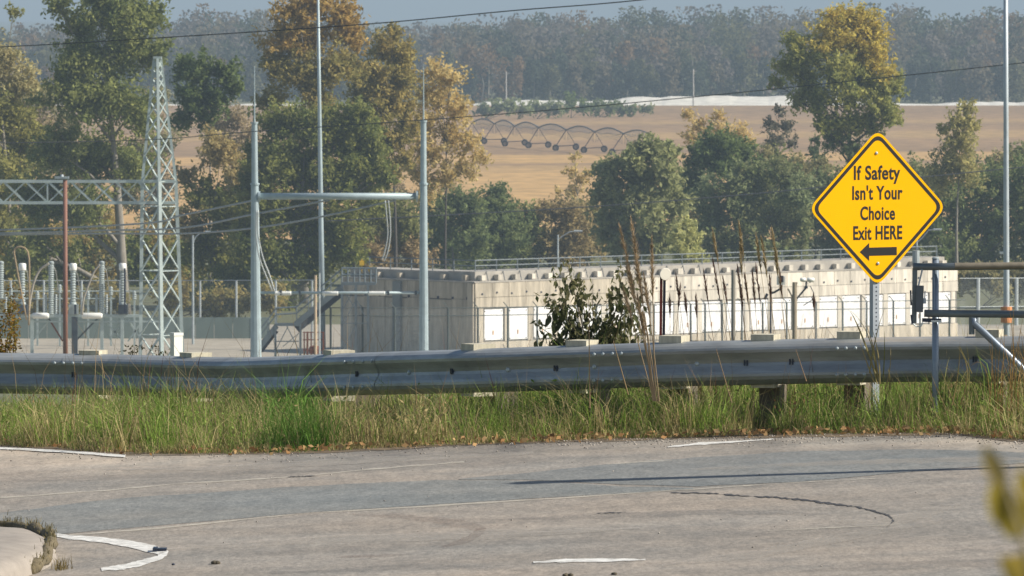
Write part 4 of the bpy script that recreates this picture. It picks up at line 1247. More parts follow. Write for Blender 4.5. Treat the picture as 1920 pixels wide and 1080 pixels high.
# screen wall, fences
SCREEN = mat('grey_green_screen', (0.20, 0.25, 0.225), 0.8, 0, 0.12, .35, stretch=(1, 1, .3))
w0 = P(-260, 615, 897); w1 = P(506, 615, 897)
zt_ = P(0, 595, 897).z
scr = thing('screen_wall', 'low grey green screen wall behind the switchgear', 'wall', ((w0.x + w1.x) / 2, 897, ZG(0, 897)))
nseg = 22
for i in range(nseg):
    xa = w0.x + (w1.x - w0.x) * i / nseg; xb = w0.x + (w1.x - w0.x) * (i + 1) / nseg
    MB().box(((xa + xb) / 2, 897 + random.uniform(-.03, .03), (zt_ + ZG(0, 897)) / 2), ((xb - xa) / 2 - .02, .12, (zt_ - ZG(0, 897)) / 2)).build('panel', SCREEN, scr)

def fence(name, label, pts, ztop_px, spacing, m, post_w, group=None, barbs=False, rails=(0,), post_xs=None, fabric=True, depthf=None):
    """pts: [(px, toprow, Y), ...] polyline of the fence's top"""
    tp = [P(*a) for a in pts]
    base = tp[0]
    fn = thing(name, label, 'fence', (base.x, base.y, ZG(base.x, base.y)), group)
    for a, b_ in zip(tp[:-1], tp[1:]):
        ga = Vector((a.x, a.y, ZG(a.x, a.y))); gb = Vector((b_.x, b_.y, ZG(b_.x, b_.y)))
        for dz in rails:
            MB().tube([a - Vector((0, 0, dz)), b_ - Vector((0, 0, dz))], .045, 5).build('top_rail', m, fn)
        if fabric:
            MB().add([ga + Vector((0, .06, .05)), gb + Vector((0, .06, .05)), b_ + Vector((0, .06, 0)), a + Vector((0, .06, 0))], [(0, 1, 2, 3)]).build('mesh', CHAIN, fn)
    xs_p = [a[0] for a in pts]
    for x in post_xs:
        y = np.interp(x, xs_p, [a[1] for a in pts]); Yp = np.interp(x, xs_p, [a[2] for a in pts])
        q = P(x, y, Yp)
        po = MB().tube([(q.x, Yp, ZG(q.x, Yp) - .2), q], post_w / 2, 7).build('post', m, fn)
        if barbs:
            MB().bar(q, q + Vector((-.45, -.3, .55)), .07).build('barb_arm', m, po)
    return fn
FENCEM = mat('fence_galvanised', (0.44, 0.48, 0.48), .6, .2, .15, 1.5)
FENCED = mat('fence_dark_post', (0.07, 0.09, 0.085), .6, .2, .2, 1.5)
fence('tall_fence', 'tall chain link fence with thin top rail behind the switchgear and portal', [(-260, 526, 905), (310, 526, 905), (592, 525, 890)], 0, 0, FENCEM, .24,
      post_xs=(-180, -110, -40, 20, 82, 153, 225, 375, 443, 517, 585))
fence('barbed_fence', 'chain link fence with barbed arms running in front of the white doors', [(560, 577, 838), (890, 577, 842), (1300, 570, 866), (1810, 562, 893)], 0, 0, FENCED, .21, barbs=True, rails=(0, .8),
      post_xs=[620, 680, 740, 840, 896, 952, 1007, 1062, 1118, 1172, 1226, 1295, 1322, 1354, 1391, 1430, 1475, 1530, 1580, 1625, 1675, 1725, 1780], fabric=True)
fence('low_fence', 'grey chain link fence beyond the right end of the concrete building', [(1800, 522, 930), (1990, 521, 935)], 0, 0, FENCEM, .4, post_xs=(1834, 1906, 1975), rails=(0, 3.2))

# ------------------------------------------------------------------ stair and platform
Ys = 838.0
ss = S(Ys)
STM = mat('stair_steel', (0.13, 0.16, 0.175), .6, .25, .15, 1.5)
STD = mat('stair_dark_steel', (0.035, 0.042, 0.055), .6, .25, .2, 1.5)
stair = thing('access_stair', 'grey steel access stair with landing and railed platform beside the concrete building', 'stairs', (P(640, 655, Ys).x, Ys, ZG(-17, Ys)))
def sp(x, y, dy=0.0):
    q = P(x, y, Ys); q.y += dy
    return q
gz_ = ZG(-17, Ys)
W_ = 1.3
deck = MB().box((sp(672, 532).x, Ys + W_ / 2, sp(672, 532).z), (33 / ss, W_ / 2 + .1, 2.6 / ss)).build('platform', STM, stair)
land = MB().box((sp(540, 609).x, Ys + W_ / 2, sp(540, 609).z), (24 / ss, W_ / 2 + .1, 2.4 / ss)).build('landing', STM, stair)
for dy in (0, W_):
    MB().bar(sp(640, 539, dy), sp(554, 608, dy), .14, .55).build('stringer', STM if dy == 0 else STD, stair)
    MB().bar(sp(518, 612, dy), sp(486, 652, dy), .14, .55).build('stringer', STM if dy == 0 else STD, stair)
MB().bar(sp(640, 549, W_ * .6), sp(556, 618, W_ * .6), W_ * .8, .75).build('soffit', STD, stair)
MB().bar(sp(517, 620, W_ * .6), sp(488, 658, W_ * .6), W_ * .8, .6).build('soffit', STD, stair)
for (x0, y0, x1, y1, n_) in ((638, 538, 558, 605, 15), (515, 612, 487, 648, 9)):
    for k in range(n_):
        t_ = (k + .5) / n_
        q = sp(x0 + (x1 - x0) * t_, y0 + (y1 - y0) * t_)
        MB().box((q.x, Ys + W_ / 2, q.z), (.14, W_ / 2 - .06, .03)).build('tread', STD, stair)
for x, y in ((641, 534), (667, 534), (690, 534), (516, 611), (563, 611)):
    for dy in (0, W_):
        q = sp(x, y, dy)
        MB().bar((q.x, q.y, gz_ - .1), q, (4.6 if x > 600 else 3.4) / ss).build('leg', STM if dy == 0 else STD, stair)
for (x0, y0, x1, y1, w_) in [(642, 606, 690, 606, 1.6), (668, 560, 645, 605, 1.6), (668, 560, 690, 606, 1.6), (642, 540, 667, 580, 1.5), (666, 540, 643, 580, 1.5), (667, 610, 643, 655, 1.6),
                             (518, 640, 560, 640, 1.8), (518, 655, 540, 612, 1.6), (560, 655, 538, 612, 1.6), (560, 625, 530, 650, 1.4)]:
    MB().bar(sp(x0, y0, -.12), sp(x1, y1, -.12), w_ / ss).build('brace', STM, stair)
for dy in (0, W_):
    for z in (503, 515):
        MB().tube([sp(641, z, dy), sp(706, z, dy)], .085, 5).build('handrail', STM, deck)
    for x in (641, 652, 664, 674, 684, 695, 705):
        MB().tube([sp(x, 531, dy), sp(x, 502, dy)], .09, 5).build('baluster', STM, deck)
    for off_ in (27, 15):
        MB().tube([sp(640, 533 - off_, dy), sp(556, 603 - off_, dy), sp(518, 605 - off_ , dy), sp(488, 645 - off_, dy)], .075, 5).build('handrail', STM, stair)
    for x, y in ((620, 550), (600, 567), (578, 585), (556, 603), (518, 606), (502, 626)):
        MB().tube([sp(x, y, dy), sp(x, y - 27, dy)], .05, 5).build('baluster', STM, stair)
# yellow notices on the railing
YEL = mat('yellow_notice', (0.82, 0.5, 0.03), .5, 0, .06, 4)
for i, (x, y, w_, h_) in enumerate(((678, 494, 9, 9), (693, 507, 6, 6))):
    q = sp(x, y, W_ + .1)
    o = MB().box(q, (w_ / 2 / ss, .04, h_ / 2 / ss)).box((q.x, q.y + .08, q.z - .5), (.05, .04, .9)).build('notice', YEL, None, origin=q)
    tag(o, ['larger yellow notice above the stair platform railing', 'smaller yellow notice low on the stair platform railing'][i], 'sign')

# rusty cage, timber pole, white marker
Yk = 815.0
cg = thing('rusty_cage', 'rusty brown steel cage standing under the stair', 'cage', (P(588, 660, Yk).x, Yk, ZG(-20, Yk)))
ck = P(588, 622, Yk)
for dy in (0, 1.6):
    for x in (570, 576, 583, 590, 598, 606):
        q = P(x, 623, Yk)
        MB().bar((q.x, Yk + dy, ZG(-20, Yk)), (q.x, Yk + dy, q.z), (2.8 if x in (576, 606) else 1.6) / S(Yk)).build('bar', RUST, cg)
    for y in (623, 637, 656):
        MB().bar(P(568, y, Yk + dy), P(608, y, Yk + dy), 1.8 / S(Yk)).build('rail', RUST, cg)
MB().lathe(P(590, 663, Yk + .8), [(.5, 0), (.62, .3), (.5, .7), (.2, .8)], 10).build('drum', RUST, cg)
for nm, x, y, w_, Y_, m, lab in (('timber_pole', 591.5, 516, 5, 808, mat('tan_timber', (0.52, 0.40, 0.27), .85, 0, .2, 2.0), 'short tan timber pole in front of the stair'),
                                 ('steel_post', 599, 512, 3.2, 807, FENCEM, 'slim grey steel post right beside the tan timber pole')):
    q = P(x, y, Y_)
    tag(MB().tube([(q.x, Y_, ZG(q.x, Y_) - .3), q], [w_ / 2 / S(Y_) * 1.1, w_ / 2 / S(Y_)], 8).build(nm, m, None, origin=(q.x, Y_, ZG(q.x, Y_))), lab, 'pole')

# floodlight and camera poles before the white doors
Yd = 520.0
sd = S(Yd)
def post_to_ground(px, py, Y, w, m, name, par, n=8):
    q = P(px, py, Y)
    return MB().tube([(q.x, Y, ZG(q.x, Y) - .4), q], [w / 2 / S(Y) * 1.08, w / 2 / S(Y)], n).build(name, m, par)
q = P(1490, 640, Yd)
t = thing('floodlight_pole', 'timber post with white floodlights left of the sign post', 'pole', (q.x, Yd, ZG(q.x, Yd)))
post_to_ground(1490, 529, Yd, 9, WOOD, 'post', t)
for x0, x1 in ((1500, 1511), (1513, 1527)):
    MB().lathe(P(x0, 524, Yd), [(2.5 / sd, 0), (4.2 / sd, 2 / sd), (4.2 / sd, (x1 - x0 - 1) / sd), (2 / sd, (x1 - x0) / sd)], 12, (1, 0, -.08)).build('floodlight', PORC, t, True)
MB().tube([P(1512, 527, Yd), P(1511, 540, Yd), P(1494, 560, Yd)], .06, 6).build('bracket', DARKST, t)
MB().box(P(1511, 539, Yd), (3.5 / sd, .1, 2 / sd)).build('junction_box', NAVY, t)
MB().tube([P(1519, 536, Yd), P(1526, 550, Yd), P(1522, 563, Yd), P(1506, 573, Yd)], .03, 5).build('cable', DARKST, t)
MB().tube([P(1477, 541, Yd), P(1488, 562, Yd)], .05, 5).build('strut', mat('tan_timber', (0.5, .4, .27)), t)
q = P(1445, 640, Yd)
t = thing('camera_pole', 'thin dark pole carrying a white camera housing among the reeds', 'pole', (q.x, Yd, ZG(q.x, Yd)))
post_to_ground(1445, 545, Yd, 3.4, NAVY, 'post', t)
MB().box(P(1464, 526, Yd), (7.5 / sd, .2, 8 / sd)).build('camera_housing', PORC, t)
MB().box(P(1466, 523, Yd - .25), (3 / sd, .06, 6 / sd)).build('lens_hood', NAVY, t)
MB().tube([P(1445, 550, Yd), P(1452, 548, Yd), P(1464, 541, Yd)], .07, 6).build('arm', NAVY, t)
MB().box(P(1436, 556, Yd), (2.5 / sd, .08, 6 / sd), 0, 0, .5).build('junction_box', NAVY, t)
MB().tube([P(1464, 534, Yd), P(1465, 545, Yd)], .08, 6).build('mount', DARKST, t)
q = P(1375, 640, Yd)
o = post_to_ground(1375, 506, Yd, 8, mat('grey_weathered_post', (0.27, .25, .21), .9, 0, .25, 2.0, stretch=(5, 5, .5)), 'timber_post', None)
tag(o, 'grey weathered timber post among the reeds in front of the white doors', 'post')

# ------------------------------------------------------------------ overhead wires
hang('overhead_wire', [(-300, 96, 330), (0, 88, 330), (345, 68, 320), (690, 45, 310), (960, 20, 300), (1220, -2, 295), (1700, -60, 285)], .021, WIREM, 'upper dark overhead wire climbing to the right edge of the sky', 330, 40, 'wire')
hang('overhead_wire', [(-300, 270, 640), (0, 268, 640), (280, 262, 640), (470, 247, 620), (900, 217, 600), (1320, 180, 580), (1880, 122, 560), (2200, 86, 550)], .034, WIREM, 'second dark overhead wire crossing trees and field below the sky', 640, 40, 'wire')
hang('overhead_wire', [(600, 415, 900), (800, 405, 900), (1100, 388, 900), (1394, 365, 900), (1700, 335, 900), (2000, 305, 900)], .06, WIREM, 'faint low wire crossing the dark bushes toward the sign', 900, 30, 'wire')
hang('conductor', [(-300, 432, 832), (0, 431, 830), (270, 419, 815), (345, 403, 808), (485, 374, 800)], .09, mat('aluminium_conductor', (0.30, .33, .33), .5, .4, .1, 2), 'conductor from the left to the left end of the portal crossbeam', 820, 30, 'wire', 'conductors to the portal')
hang('conductor', [(-300, 438, 832), (0, 437, 830), (200, 432, 820), (345, 427, 812), (475, 402, 805), (618, 375, 800)], .09, MATS['aluminium_conductor'], 'conductor from the left to the middle of the portal crossbeam', 820, 30, 'wire', 'conductors to the portal')
hang('conductor', [(-300, 443, 832), (0, 440, 830), (200, 438, 822), (345, 438, 812), (475, 428, 805), (600, 407, 802), (742, 375, 800)], .09, MATS['aluminium_conductor'], 'conductor from the left to the right part of the portal crossbeam', 820, 30, 'wire', 'conductors to the portal')

# ------------------------------------------------------------------ guardrail
RP = [(-420, 662, 65.9), (0, 662, 65.2), (213, 665, 64.9), (320, 668, 64.5), (430, 671, 63.8), (520, 668, 62.8), (640, 662, 61.6), (900, 654, 60.0), (1240, 642, 59.3), (1500, 636, 59.0), (1700, 632, 58.8), (1920, 631, 58.6), (2300, 628, 58.3)]
RPX = [a[0] for a in RP]
def rail_top(px):
    return P(px, float(np.interp(px, RPX, [a[1] for a in RP])), float(np.interp(px, RPX, [a[2] for a in RP])))
RAILM = mat('guardrail_zinc', (0.33, 0.345, 0.34), .48, .4, .3, 3.0, stretch=(0.6, 1, 3))
gr_ = thing('guardrail', 'galvanised corrugated guardrail bending along the grass verge', 'guardrail', (rail_top(960).x, rail_top(960).y, ZG(0, 60.6)))
PROFW = [(0.06, .318), (-.01, .306), (-.055, .288), (-.076, .270), (-.083, .254), (-.080, .234), (-.052, .186), (-.042, .160), (-.050, .138), (-.076, .100), (-.083, .082), (-.083, .064), (-.072, .040), (-.03, .008), (-.01, 0)]
def beam_section(x0, x1, off_=0.0):
    n_ = max(6, int((x1 - x0) / 22))
    pts = []
    for k in range(n_ + 1):
        px = x0 + (x1 - x0) * k / n_
        # light smoothing of the polyline so that the bend is rolled
        p_ = (rail_top(px - 40) + rail_top(px) * 2 + rail_top(px + 40)) / 4
        pts.append(p_)
    vs = []; fs = []
    m_ = len(PROFW)
    for side in (0, 1):
        for i, p_ in enumerate(pts):
            t_ = (pts[min(i + 1, n_)] - pts[max(i - 1, 0)]); t_.z = 0; t_.normalize()
            nrm = Vector((-t_.y, t_.x, 0))
            for (d, h) in PROFW:
                vs.append(p_ + nrm * (d + off_ + side * .006) + Vector((0, 0, h - .318)))
    o1 = (n_ + 1) * m_
    for i in range(n_):
        for j in range(m_ - 1):
            a = i * m_ + j
            fs.append((a, a + 1, a + m_ + 1, a + m_))
            b_ = o1 + a
            fs.append((b_, b_ + m_, b_ + m_ + 1, b_ + 1))
    for i in range(n_):
        for j in (0, m_ - 1):
            a = i * m_ + j
            fs.append((a, a + m_, o1 + a + m_, o1 + a))
    o = MB().add(vs, fs).build('beam', RAILM, gr_, False)
    return o
cuts = [-420, 135, 690, 1150, 1600, 2300]
beams = []
for i in range(len(cuts) - 1):
    beams.append(beam_section(cuts[i] - 12, cuts[i + 1] + 30, -0.004 * (i % 2)))
DKWOOD = mat('dark_post_timber', (0.15, 0.125, 0.09), .9, 0, .3, 8.0, stretch=(3, 3, .6))
GWOOD = mat('post_timber', (0.50, 0.46, 0.35), .9, 0, .25, 8.0, stretch=(3, 3, .6))
for x in (-250, 165, 345, 610, 873, 1078, 1255, 1428, 1590, 1850, 2100):
    tp = rail_top(x)
    nrm = (rail_top(x + 30) - rail_top(x - 30)); nrm.z = 0; nrm.normalize()
    an = math.atan2(nrm.y, nrm.x)
    back = Vector((-nrm.y, nrm.x, 0))
    hgt = random.uniform(.005, .03)
    bc = tp + back * .11 + Vector((0, 0, -.17 + hgt))
    MB().box(bc, (.085, .095, .19), an).build('block', GWOOD, gr_)
    pc = tp + back * .31
    zb = ZG(pc.x, pc.y) - .4
    ptop = tp.z + hgt - .03
    MB().box((pc.x, pc.y, (ptop + zb) / 2), (.075, .10, (ptop - zb) / 2), an).build('post', DKWOOD, gr_)
for x in (142, 318, 412, 680, 858, 1048, 1402, 1487, 1830):
    tp = rail_top(x)
    nrm = (rail_top(x + 30) - rail_top(x - 30)); nrm.z = 0; nrm.normalize()
    an = math.atan2(nrm.y, nrm.x); back = Vector((-nrm.y, nrm.x, 0))
    for dx in (-.009, .011):
        MB().box(tp + nrm * dx + back * (-.050) + Vector((0, 0, -.158)), (.005, .008, .02), an).build('slot', NAVY, gr_)
for x in (227, 777, 958, 1310, 413, 1120):
    tp = rail_top(x)
    nrm = (rail_top(x + 30) - rail_top(x - 30)); nrm.z = 0; nrm.normalize()
    back = Vector((-nrm.y, nrm.x, 0))
    MB().lathe(tp + back * (-.044) + Vector((0, 0, -.158)), [(.017, 0), (.017, .008), (.009, .014)], 8, tuple(-back)).build('bolt', GALV, gr_)

for x in cuts[1:-1]:
    for dx in (-.10, -.035, .035, .10):
        for hz_ in (.062, .250):
            tp = rail_top(x + dx * 255)
            nrm = (rail_top(x + 30) - rail_top(x - 30)); nrm.z = 0; nrm.normalize()
            back = Vector((-nrm.y, nrm.x, 0))
            MB().lathe(tp - back * .084 + Vector((0, 0, hz_ - .318)), [(.013, 0), (.013, .008), (.007, .013)], 8, tuple(-back)).build('splice_bolt', GALV, gr_)
# white marker post behind the rail
q = P(331, 627, 67.6)
o = MB().box((q.x, 67.6, (q.z + ZG(q.x, 67.6)) / 2 - .1), (.042, .03, (q.z - ZG(q.x, 67.6)) / 2 + .1), .6).box((q.x, 67.6, q.z + .002), (.046, .034, .012), .6).build('marker_post', PORC, None, origin=(q.x, 67.6, ZG(q.x, 67.6)))
tag(o, 'white square marker post just behind the guardrail below the lattice tower', 'marker post')
# red-brown stake with round white reflector
Yq = 61.6
q = P(1240, 508, Yq)
t = thing('reflector_stake', 'dark red stake with round white reflector behind the tall brown reeds', 'stake', (q.x, Yq, ZG(q.x, Yq)))
lean = Vector((-.012, 0, 0))
MB().bar((q.x - .012, Yq, ZG(q.x, Yq) - .2), (q.x, Yq, q.z), .046, .02).build('stake', mat('dark_red_paint', (0.16, .026, .018), .6, 0, .3, 6), t)
MB().bar((q.x + .008, Yq + .02, ZG(q.x, Yq) - .2), (q.x + .024, Yq + .02, q.z - .05), .014, .02).build('back_rib', NAVY, t)
MB().lathe(P(1247, 514, Yq - .03), [(.044, 0), (.047, .006), (.044, .012)], 20, (.35, -1, 0)).build('reflector', mat('warm_white_plastic', (.9, .84, .72), .4, 0, .04, 8), t)

# ------------------------------------------------------------------ yellow sign
Yg = 59.6
sg = S(Yg)
yaw = math.radians(27)
right = Vector((math.cos(yaw), math.sin(yaw), 0))       # sign turned to face right of the camera
nrm_s = Vector((math.sin(yaw), -math.cos(yaw), 0))
ctr = P(1645.3, 389.7, Yg)
sign = thing('warning_sign', 'yellow diamond warning sign with black lettering and left arrow on perforated post', 'sign', (ctr.x, Yg, ZG(ctr.x, Yg)))
kx = math.cos(yaw)
def sgn(dx, dy, n_=0.0):
    """pixel offsets (as seen) from the sign's centre, in the sign plane"""
    return ctr + right * (dx / sg / kx) + Vector((0, 0, -dy / sg)) + nrm_s * n_
HD_x, HD_y = 132.0, 147.5
def diamond(scale, rpx, n_, seg=7):
    """rounded diamond outline; scale in 0..1"""
    hx, hy = HD_x * scale, HD_y * scale
    cs = [(0, -hy), (hx, 0), (0, hy), (-hx, 0)]
    out = []
    for i in range(4):
        c0 = Vector(cs[i]); pa = Vector(cs[i - 1]); pb = Vector(cs[(i + 1) % 4])
        da = (pa - c0).normalized(); db = (pb - c0).normalized()
        A_ = c0 + da * rpx; B_ = c0 + db * rpx
        for k in range(seg + 1):
            t_ = k / seg
            q_ = A_ * (1 - t_) ** 2 + c0 * 2 * t_ * (1 - t_) + B_ * t_ ** 2
            out.append(q_)
    return out
def ring_plate(o_out, z0, z1):
    mb = MB()
    n_ = len(o_out)
    vs = [sgn(q_[0], q_[1], z1) for q_ in o_out] + [sgn(q_[0], q_[1], z0) for q_ in o_out]
    fs = [tuple(range(n_)), tuple(range(2 * n_ - 1, n_ - 1, -1))]
    for i in range(n_):
        j = (i + 1) % n_
        fs.append((i, i + n_, j + n_, j))
    return mb.add(vs, fs)
SIGNY = mat('sign_yellow', (0.96, 0.48, 0.0005), .6, 0, .02, 2.0, spec=0.08)
SIGNK = mat('sign_black', (0.008, 0.007, 0.006), .5, 0, .1, 4.0)
ring_plate(diamond(1.0, 20, 0), 0.0, .003).build('panel', SIGNY, sign)
oo, ii = diamond(.957, 18, 0), diamond(.896, 15, 0)
n_ = len(oo)
mbb = MB()
vs = [sgn(a[0], a[1], .0042) for a in oo] + [sgn(a[0], a[1], .0042) for a in ii] + [sgn(a[0], a[1], .0028) for a in oo] + [sgn(a[0], a[1], .0028) for a in ii]
fs = []
for i in range(n_):
    j = (i + 1) % n_
    fs += [(i, j, j + n_, i + n_), (i, i + 2 * n_, j + 2 * n_, j), (i + n_, j + n_, j + 3 * n_, i + 3 * n_)]
mbb.add(vs, fs).build('border', SIGNK, sign)
def text_part(body, x0, x1, ybase, cap_px):
    cu = bpy.data.curves.new('lettering', 'FONT')
    cu.body = body
    cu.offset = 0.025
    cu.extrude = 0
    cu.resolution_u = 6
    cu.space_character = 1.06
    tmp = bpy.data.objects.new('tmp_text', cu)
    COL.objects.link(tmp)
    bpy.context.view_layer.update()
    dg = bpy.context.evaluated_depsgraph_get()
    me = bpy.data.meshes.new_from_object(tmp.evaluated_get(dg))
    bpy.data.objects.remove(tmp)
    co = np.array([v_.co[:] for v_ in me.vertices])
    faces = [tuple(p_.vertices) for p_ in me.polygons]
    bpy.data.meshes.remove(me)
    xmin, xmax = co[:, 0].min(), co[:, 0].max()
    cap_h = 0.729
    vs = []
    for c_ in co:
        dx = x0 + (c_[0] - xmin) / (xmax - xmin) * (x1 - x0) - 1645.3
        dy = ybase - c_[1] / cap_h * cap_px - 389.7
        vs.append(sgn(dx, dy, .0044))
    o_ = MB().add(vs, faces).build('lettering', SIGNK, sign)
    o_['label'] = 'black lettering reading ' + body
    return o_
text_part('If Safety', 1599.5, 1688.5, 336, 26.5)
text_part("Isn't Your", 1596.5, 1693, 373.5, 26)
text_part('Choice', 1612, 1678.5, 411.5, 25.5)
text_part('Exit HERE', 1598.5, 1692.5, 448.5, 26)
arrow = [(1611, 472), (1629, 455), (1629, 464), (1682, 463.5), (1682, 479), (1629, 479.5), (1629, 489)]
MB().add([sgn(a - 1645.3, b_ - 389.7, .0044) for a, b_ in arrow], [(0, 1, 6), (1, 2, 5, 6), (2, 3, 4, 5)]).build('arrow', SIGNK, sign)
for bx_, by_ in ((1642.5, 287), (1645.5, 494)):
    MB().lathe(sgn(bx_ - 1645.3, by_ - 389.7, .003), [(.011, 0), (.011, .006), (.006, .009)], 8, tuple(nrm_s)).build('bolt', GALV, sign)
pc = ctr - nrm_s * .034
zb = ZG(pc.x, pc.y) - .4
ztp = P(1645, 262, Yg).z
MB().box((pc.x - .004, pc.y, (zb + ztp) / 2), (.026, .026, (ztp - zb) / 2), yaw).build('post', mat('sign_post_zinc', (.40, .44, .48), .5, .3, .1, 8), sign)
zz = P(1645, 705, Yg).z
while zz < ztp - .05:
    MB().lathe(Vector((pc.x - .004, pc.y, zz)) + nrm_s * .0255, [(.0058, 0), (.0058, .002)], 8, tuple(nrm_s)).build('hole', NAVY, sign)
    zz += .0254 * 1.2

# ------------------------------------------------------------------ pipe gate
Yp = 58.25
sp_ = S(Yp)
GATEM = mat('gate_pipe', (0.15, 0.175, 0.185), .42, .35, .2, 5.0)
GATEP = mat('gate_post_pipe', (0.22, 0.265, 0.32), .42, .35, .18, 5.0)
gate = thing('pipe_gate', 'grey steel pipe gate with latch plate standing before the guardrail', 'gate', (P(1755, 735, Yp).x, Yp, ZG(P(1755, 735, Yp).x, Yp)))
def G(x, y, dy=0.0):
    q_ = P(x, y, Yp); q_.y += dy
    return q_
MB().tube([G(1712, 500), G(1800, 500), G(2420, 494)], 7 / sp_, 12).build('top_pipe', GATEM, gate, True)
MB().tube([G(1790, 499.5, -.002), G(1800, 499.4, -.002), G(2420, 493.5, -.002)], 7.05 / sp_, 12, False).build('rust_wash', mat('gate_rust_wash', (.22, .19, .14), .6, .2, .3, 9.0), gate, True)
MB().tube([G(1733, 587.5), G(2420, 594)], 7.2 / sp_, 12).build('lower_pipe', GATEM, gate, True)
po = G(1755, 486)
gzp = ZG(po.x, Yp)
MB().tube([(po.x, Yp + .06, gzp - .4), (po.x, Yp + .06, po.z)], 6.4 / sp_, 12).build('post', GATEP, gate, True)
MB().lathe(Vector((po.x, Yp + .06, po.z)), [(7 / sp_, 0), (7 / sp_, 2 / sp_), (4 / sp_, 4 / sp_)], 12).build('post_cap', GALV, gate)
MB().tube([G(1826, 596), G(1826, 606), G(1905, 680), G(1990, 760)], [7 / sp_] * 4, 10).build('brace_pipe', GATEP, gate, True)
MB().tube([G(1822, 592), G(1822, 627)], 5.5 / sp_, 10).build('stub', GATEM, gate)
MB().bar(G(1715.5, 503), G(1714, 606), 7 / sp_, 9 / sp_).build('end_upright', GATEM, gate)
MB().tube([G(1718, 470, .05), G(1718, 500, .05)], 7 / sp_, 12).build('end_stub', GALV, gate)
MB().box(G(1724, 560, -.03), (7 / sp_, .012, 25 / sp_), 0, 0, .03).build('latch_plate', DARKST, gate)
MB().bar(G(1722, 535, -.02), G(1729, 505, -.02), 3 / sp_).build('latch_rod', GATEP, gate)
for x0, y0, x1, y1 in ((1707, 544, 1708, 572), (1708, 590, 1710, 607)):
    MB().bar(G(x0, y0, -.03), G(x1, y1, -.03), 3 / sp_).build('latch_finger', NAVY, gate)
for x in (1729, 1734):
    MB().bar(G(x, 545, -.03), G(x - 1, 568, -.03), 2.2 / sp_).build('latch_finger', GATEP, gate)
MB().box(G(1731, 564, -.025), (5 / sp_, .01, 5 / sp_)).build('latch_block', GATEP, gate)
MB().bar(G(1729, 600), G(1765, 601), 8 / sp_, 7 / sp_).build('latch_bar', NAVY, gate)
MB().bar(G(1745, 602, -.03), G(1765, 602, -.03), 3.5 / sp_).build('latch_bolt', GALV, gate)
MB().tube([G(1712, 607, -.03), G(1718, 612, -.03), G(1727, 611, -.03), G(1730, 604, -.03)], 1.3 / sp_, 6).build('latch_hook', GALV, gate)

# unseen wooden post added past the right edge to cast the road's shadow line
tipw = roadpt(1003, 905)
Lsh = 5.6
sh = Vector((sdir.x, sdir.y, 0)).normalized()
bp_ = Vector((tipw.x, tipw.y, 0)) + sh * Lsh
hp = roadz(tipw.x) + Lsh * math.tan(SUN_EL)
t = thing('shadow_post', 'unseen round timber post added to cast the long thin road shadow', 'post', (bp_.x, bp_.y, roadz(bp_.x)))
MB().tube([(bp_.x, bp_.y, roadz(bp_.x) - .3), (bp_.x, bp_.y, hp - 1.2), (bp_.x, bp_.y, hp)], [.10, .10, .15], 12).build('post', WOOD, t, True)
MB().lathe((bp_.x, bp_.y, hp - .02), [(.17, 0), (.17, .03), (.03, .05)], 12).build('cap', DARKST, t)

# ------------------------------------------------------------------ kerb island at lower left
isl = thing('kerb_island', 'rounded worn concrete kerb island with dry grass rim at lower left', 'kerb', roadpt(-60, 1060))
CONCI = mat('worn_kerb_concrete', (0.30, 0.265, 0.225), .9, 0, .16, 6.0, bump=.004)
c0 = roadpt(-80, 1062)
def isl_pt(an, fr, h):
    ex, ey = 0.56, 2.1
    x_ = c0.x + math.cos(an) * ex * fr; y_ = c0.y + math.sin(an) * ey * fr
    return Vector((x_, y_, roadz(x_) + h))
fr_h = [(1.0, -.02), (.985, .045), (.95, .085), (.86, .115), (.6, .14), (.3, .15), (0.02, .155)]
vs = []; fs = []
na = 48
for fr, h in fr_h:
    for k in range(na):
        an = 2 * math.pi * k / na
        vs.append(isl_pt(an, fr * (1 + .015 * math.sin(5 * an + 1)), h + .004 * math.sin(9 * an)))
for i in range(len(fr_h) - 1):
    for k in range(na):
        k2 = (k + 1) % na
        fs.append((i * na + k, i * na + k2, (i + 1) * na + k2, (i + 1) * na + k))
MB().add(vs, fs).build('body', CONCI, isl, True)
ridge = []; rr_ = []
for k in range(30):
    an = math.radians(-28 + 178 * k / 29)
    ridge.append(isl_pt(an, .95 + .015 * math.sin(k), (.10 if k > 6 else .015 + .014 * k) + .012 * math.sin(k * 1.7)))
    rr_.append(.036 + .012 * math.sin(k * 2.3))
MB().tube(ridge, rr_, 7).build('dirt_ridge', mat('dry_soil', (0.13, .105, .06), .95, 0, .4, 30.0, bump=.01), isl, True)
n = 900
ak = RNG.integers(0, 29, n)
RA = np.array([list(p_) for p_ in ridge])
bs = RA[ak] + RNG.normal(0, .018, (n, 3)) + np.array([0, 0, .012])

